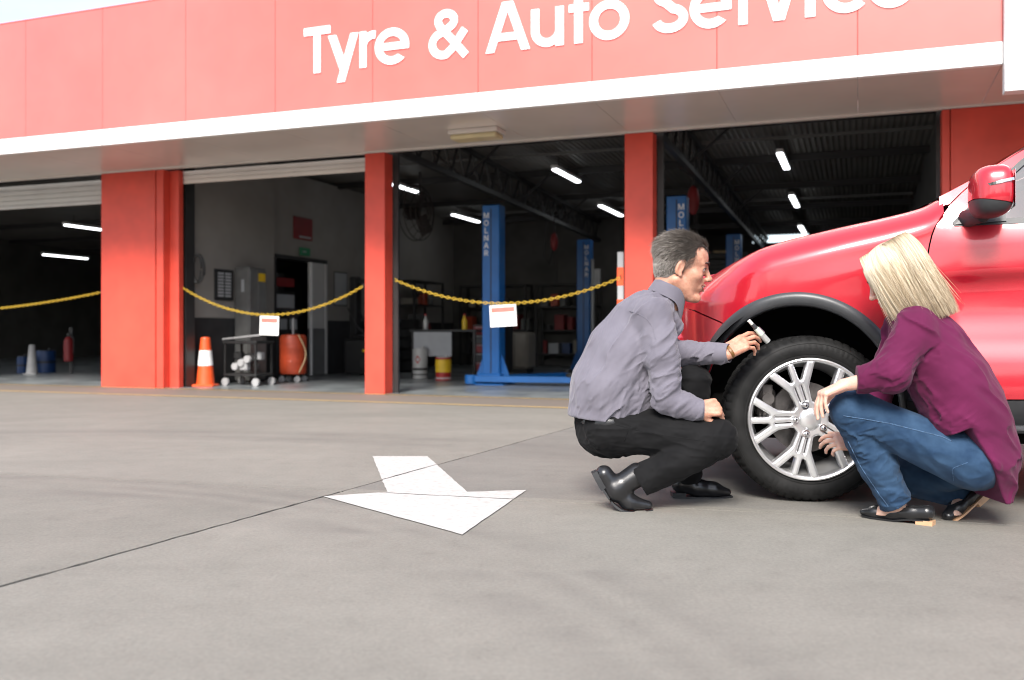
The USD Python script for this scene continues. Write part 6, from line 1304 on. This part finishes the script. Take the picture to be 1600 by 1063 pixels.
wp = Thing('tube_stand', 'white upright tube on a stand left of the third red pillar', 'stand', L(1.02, 6.0)); wp.part('tube', tube([(0, 0, .25), (0, 0, 2.02)], .028, 10), m_pale, True, True); wp.part('clip_box', bx(.02, .14, -.04, .04, 1.55, 1.85, .01), m_pale, False, True); wp.part('foot', bx(-.15, .15, -.15, .15, 0, .25, .02), m_black, False, True)
rp = Thing('marker_post', 'white and orange marker post against the third red pillar', 'post', L(2.985, .12), -TH); rp.part('post', bx(-.035, .035, -.02, .02, 0, 1.62, .006), m_pale, False, True)
for z in (.9, 1.25): rp.part('orange_band', bx(-.0365, .0365, -.0215, -.0205, z, z + .2), m_orange, False, True)
wc_ = Thing('wall_cabinet', 'grey metal box on the back wall left of the bonnet', 'cabinet', L(3.75, 9.2, 1.78), -TH); wc_.part('box', bx(-.28, .28, -.15, .15, 0, .52, .015), m_grey_cab, False, True); wc_.part('dial', revolve([(0, -.01), (.03, -.01), (.03, .01), (0, .01)], 14, 'y', (.05, -.16, .2)), m_black, 35, True); wc_.part('bracket', bx(-.24, .24, -.10, .14, -1.78, -.002), m_darkwall, False, True)
for k in range(5): tmb = Thing('timber_length', ('pale', 'short pale', 'long pale', 'brown', 'reddish')[k] + ' timber length lying on the beam above the dark roller door', 'timber', L(.95 + .42 * k, 9.30, 2.345), -TH); tmb.part('plank', bx(0, .36, 0, .12, 0, .035 + .01 * (k % 3)), (m_timber, m_timber, m_beige, m_drum_or, m_timber)[k], False, True)
# the shaded first bay
bs_ = Thing('storage_rack', 'dark storage rack along the back of the shaded leftmost bay', 'rack', L(-7.2, 5.2), -TH)
for x in (-1.4, 0, 1.4): bs_.part('upright', bar((x, 0, 0), (x, 0, 1.9), .05), m_steel, False, True)
for z in (.3, .9, 1.5): bs_.part('shelf', bx(-1.45, 1.45, -.22, .22, z, z + .04), m_steel, False, True)
for k in range(6): x = -1.2 + .45 * k; bxx = Thing('storage_box', ('black', 'dark grey', 'dull brown', 'small black', 'narrow grey', 'flat dark')[k] + ' box on the storage rack in the shaded leftmost bay', 'box', L(-7.2, 5.2) + U * x + [0, 0, .941], -TH); bxx.part('carton', bx(-.15, .15, -.15, .15, 0, .2 + .05 * (k % 3), .01), (m_black, m_grey_cab, m_beige)[k % 3], False, True); bxx.part('lid', bx(-.155, .155, -.155, .155, .201 + .05 * (k % 3), .22 + .05 * (k % 3), .004), m_steel, False, True)
for px, py, r, h, lb in ((72, 583, .16, .40, 'blue drum in the shaded leftmost bay beside the pale cone'), (36, 584, .10, .30, 'small dark blue can left of the pale cone')): drum(ground_at(px, py), r, h, ((0, 1, m_bluedrum), (.45, .55, m_black)), lb, m_black)
fe = Thing('fire_extinguisher', 'dull red fire extinguisher on a post in the shaded leftmost bay', 'fire extinguisher', ground_at(107, 584) + [0, 0, .22]); fe.part('cylinder', revolve([(0, 0), (.075, 0), (.08, .02), (.08, .36), (.05, .42), (.02, .44), (0, .44)], 24), m_redsign, 35, True); fe.part('valve', cat([bx(-.02, .02, -.02, .02, .44, .50)]), m_black, False, True); fe.part('nozzle_hose', tube([(.02, 0, .47), (.10, -.02, .42), (.11, -.03, .15)], .010, 6), m_black, True, True); fe.part('bracket', bx(-.03, .03, .081, .11, -.22, .6), m_steel, False, True)
e2_ = Thing('exit_sign', 'green exit sign hanging in the shaded leftmost bay', 'sign', L(-9.0, 6.5, 1.52), -TH); e2_.part('panel', bx(-.17, .17, -.02, .02, -.08, .08, .004), usdkit.material(stage, '/World/Looks/lit_green', {'p': ('principled_bsdf', {'base_color': (0.01, .16, .06), 'emission_color': (0.02, 0.5, 0.16), 'emission_strength': 0.25})}, [], surface='p.BSDF'), False, True); e2_.part('hanger', bar((0, 0, .08), (0, 0, 1.7), .02), m_steel, False, True)

# more of the workshop's clutter
def rack(pos, w_, label, n, seed, rot=-TH):
    r = random.Random(seed); k = Thing('shelf_rack', label, 'rack', pos, rot)
    for x in (-w_ / 2, w_ / 2):
        for y in (-.2, .2): k.part('upright', bar((x, y, 0), (x, y, 1.75), .04), m_steel, False, True)
    for z in (.25, .75, 1.25, 1.72): k.part('shelf', bx(-w_ / 2 - .02, w_ / 2 + .02, -.22, .22, z, z + .03), m_steel, False, True)
    for z in (.281, .781, 1.281):
        x = -w_ / 2 + .08
        while x < w_ / 2 - .1:
            b = r.uniform(.10, .26); h = r.uniform(.10, .34); m_ = r.choice((m_black, m_grey_cab, m_redsign, m_bluedrum, m_beige, m_steel, m_pale, m_drum_or))
            if r.random() < .35: k.part('stored_can', revolve([(0, 0), (b * .35, 0), (b * .35, h * .8), (b * .2, h * .85), (0, h * .85)], 16, center=(x + b / 2, r.uniform(-.05, .05), z)), m_, 35, True)
            else: k.part('stored_box', bx(x, x + b, -.16, .14, z, z + h, .006), m_, False, True)
            x += b + r.uniform(.02, .14)
rack(L(-2.0, 9.0), 1.5, 'crowded dark shelf rack right of the second red pillar at the back', 3, 3); rack(L(-.35, 9.0), 1.3, 'crowded dark shelf rack behind the beige compressor cabinet', 3, 8)
rack(L(-2.85, 7.0), 1.3, 'crowded shelf rack along the inside wall beyond the tyre stack', 3, 15, -TH + math.pi / 2)
rack(L(4.9, 9.3), 1.6, 'shelf rack at the back of the rightmost bay behind the bonnet', 3, 21)
for k, (s_, t_, lb) in enumerate(((.1, 6.0, 'black air hose looped from the roof left of the blue lift post'), (2.0, 5.5, 'black air hose looped from the roof right of the blue lift post'))):
    h = Thing('air_hose', lb, 'hose', L(s_, t_, zr(t_) - .1)); h.part('hose', tube([(0, 0, 0), (.05, 0, -.5), (.02, .02, -1.1), (.12, 0, -1.25), (.18, .0, -1.0)], .014, 8), m_black, True, True); h.part('coupling', bar((.18, 0, -1.0), (.185, 0, -.9), .035), m_greyc, False, True)
for t_ in (1.2, 3.1, 7.9): B.part('conduit', bar(L(-2.8, t_, zr(t_) - .07), L(6.3, t_, zr(t_) - .07), .035), m_grey_cab)
po = Thing('wall_poster', 'pale poster on the inside wall right of the white door', 'poster', L(W1 + .006, 4.5, 1.5), -TH); po.part('sheet', bx(0, .004, -.2, .2, -.28, .28), m_pale, False, True); po.part('frame', bx(-.004, -.0002, -.22, .22, -.3, .3), m_black, False, True)
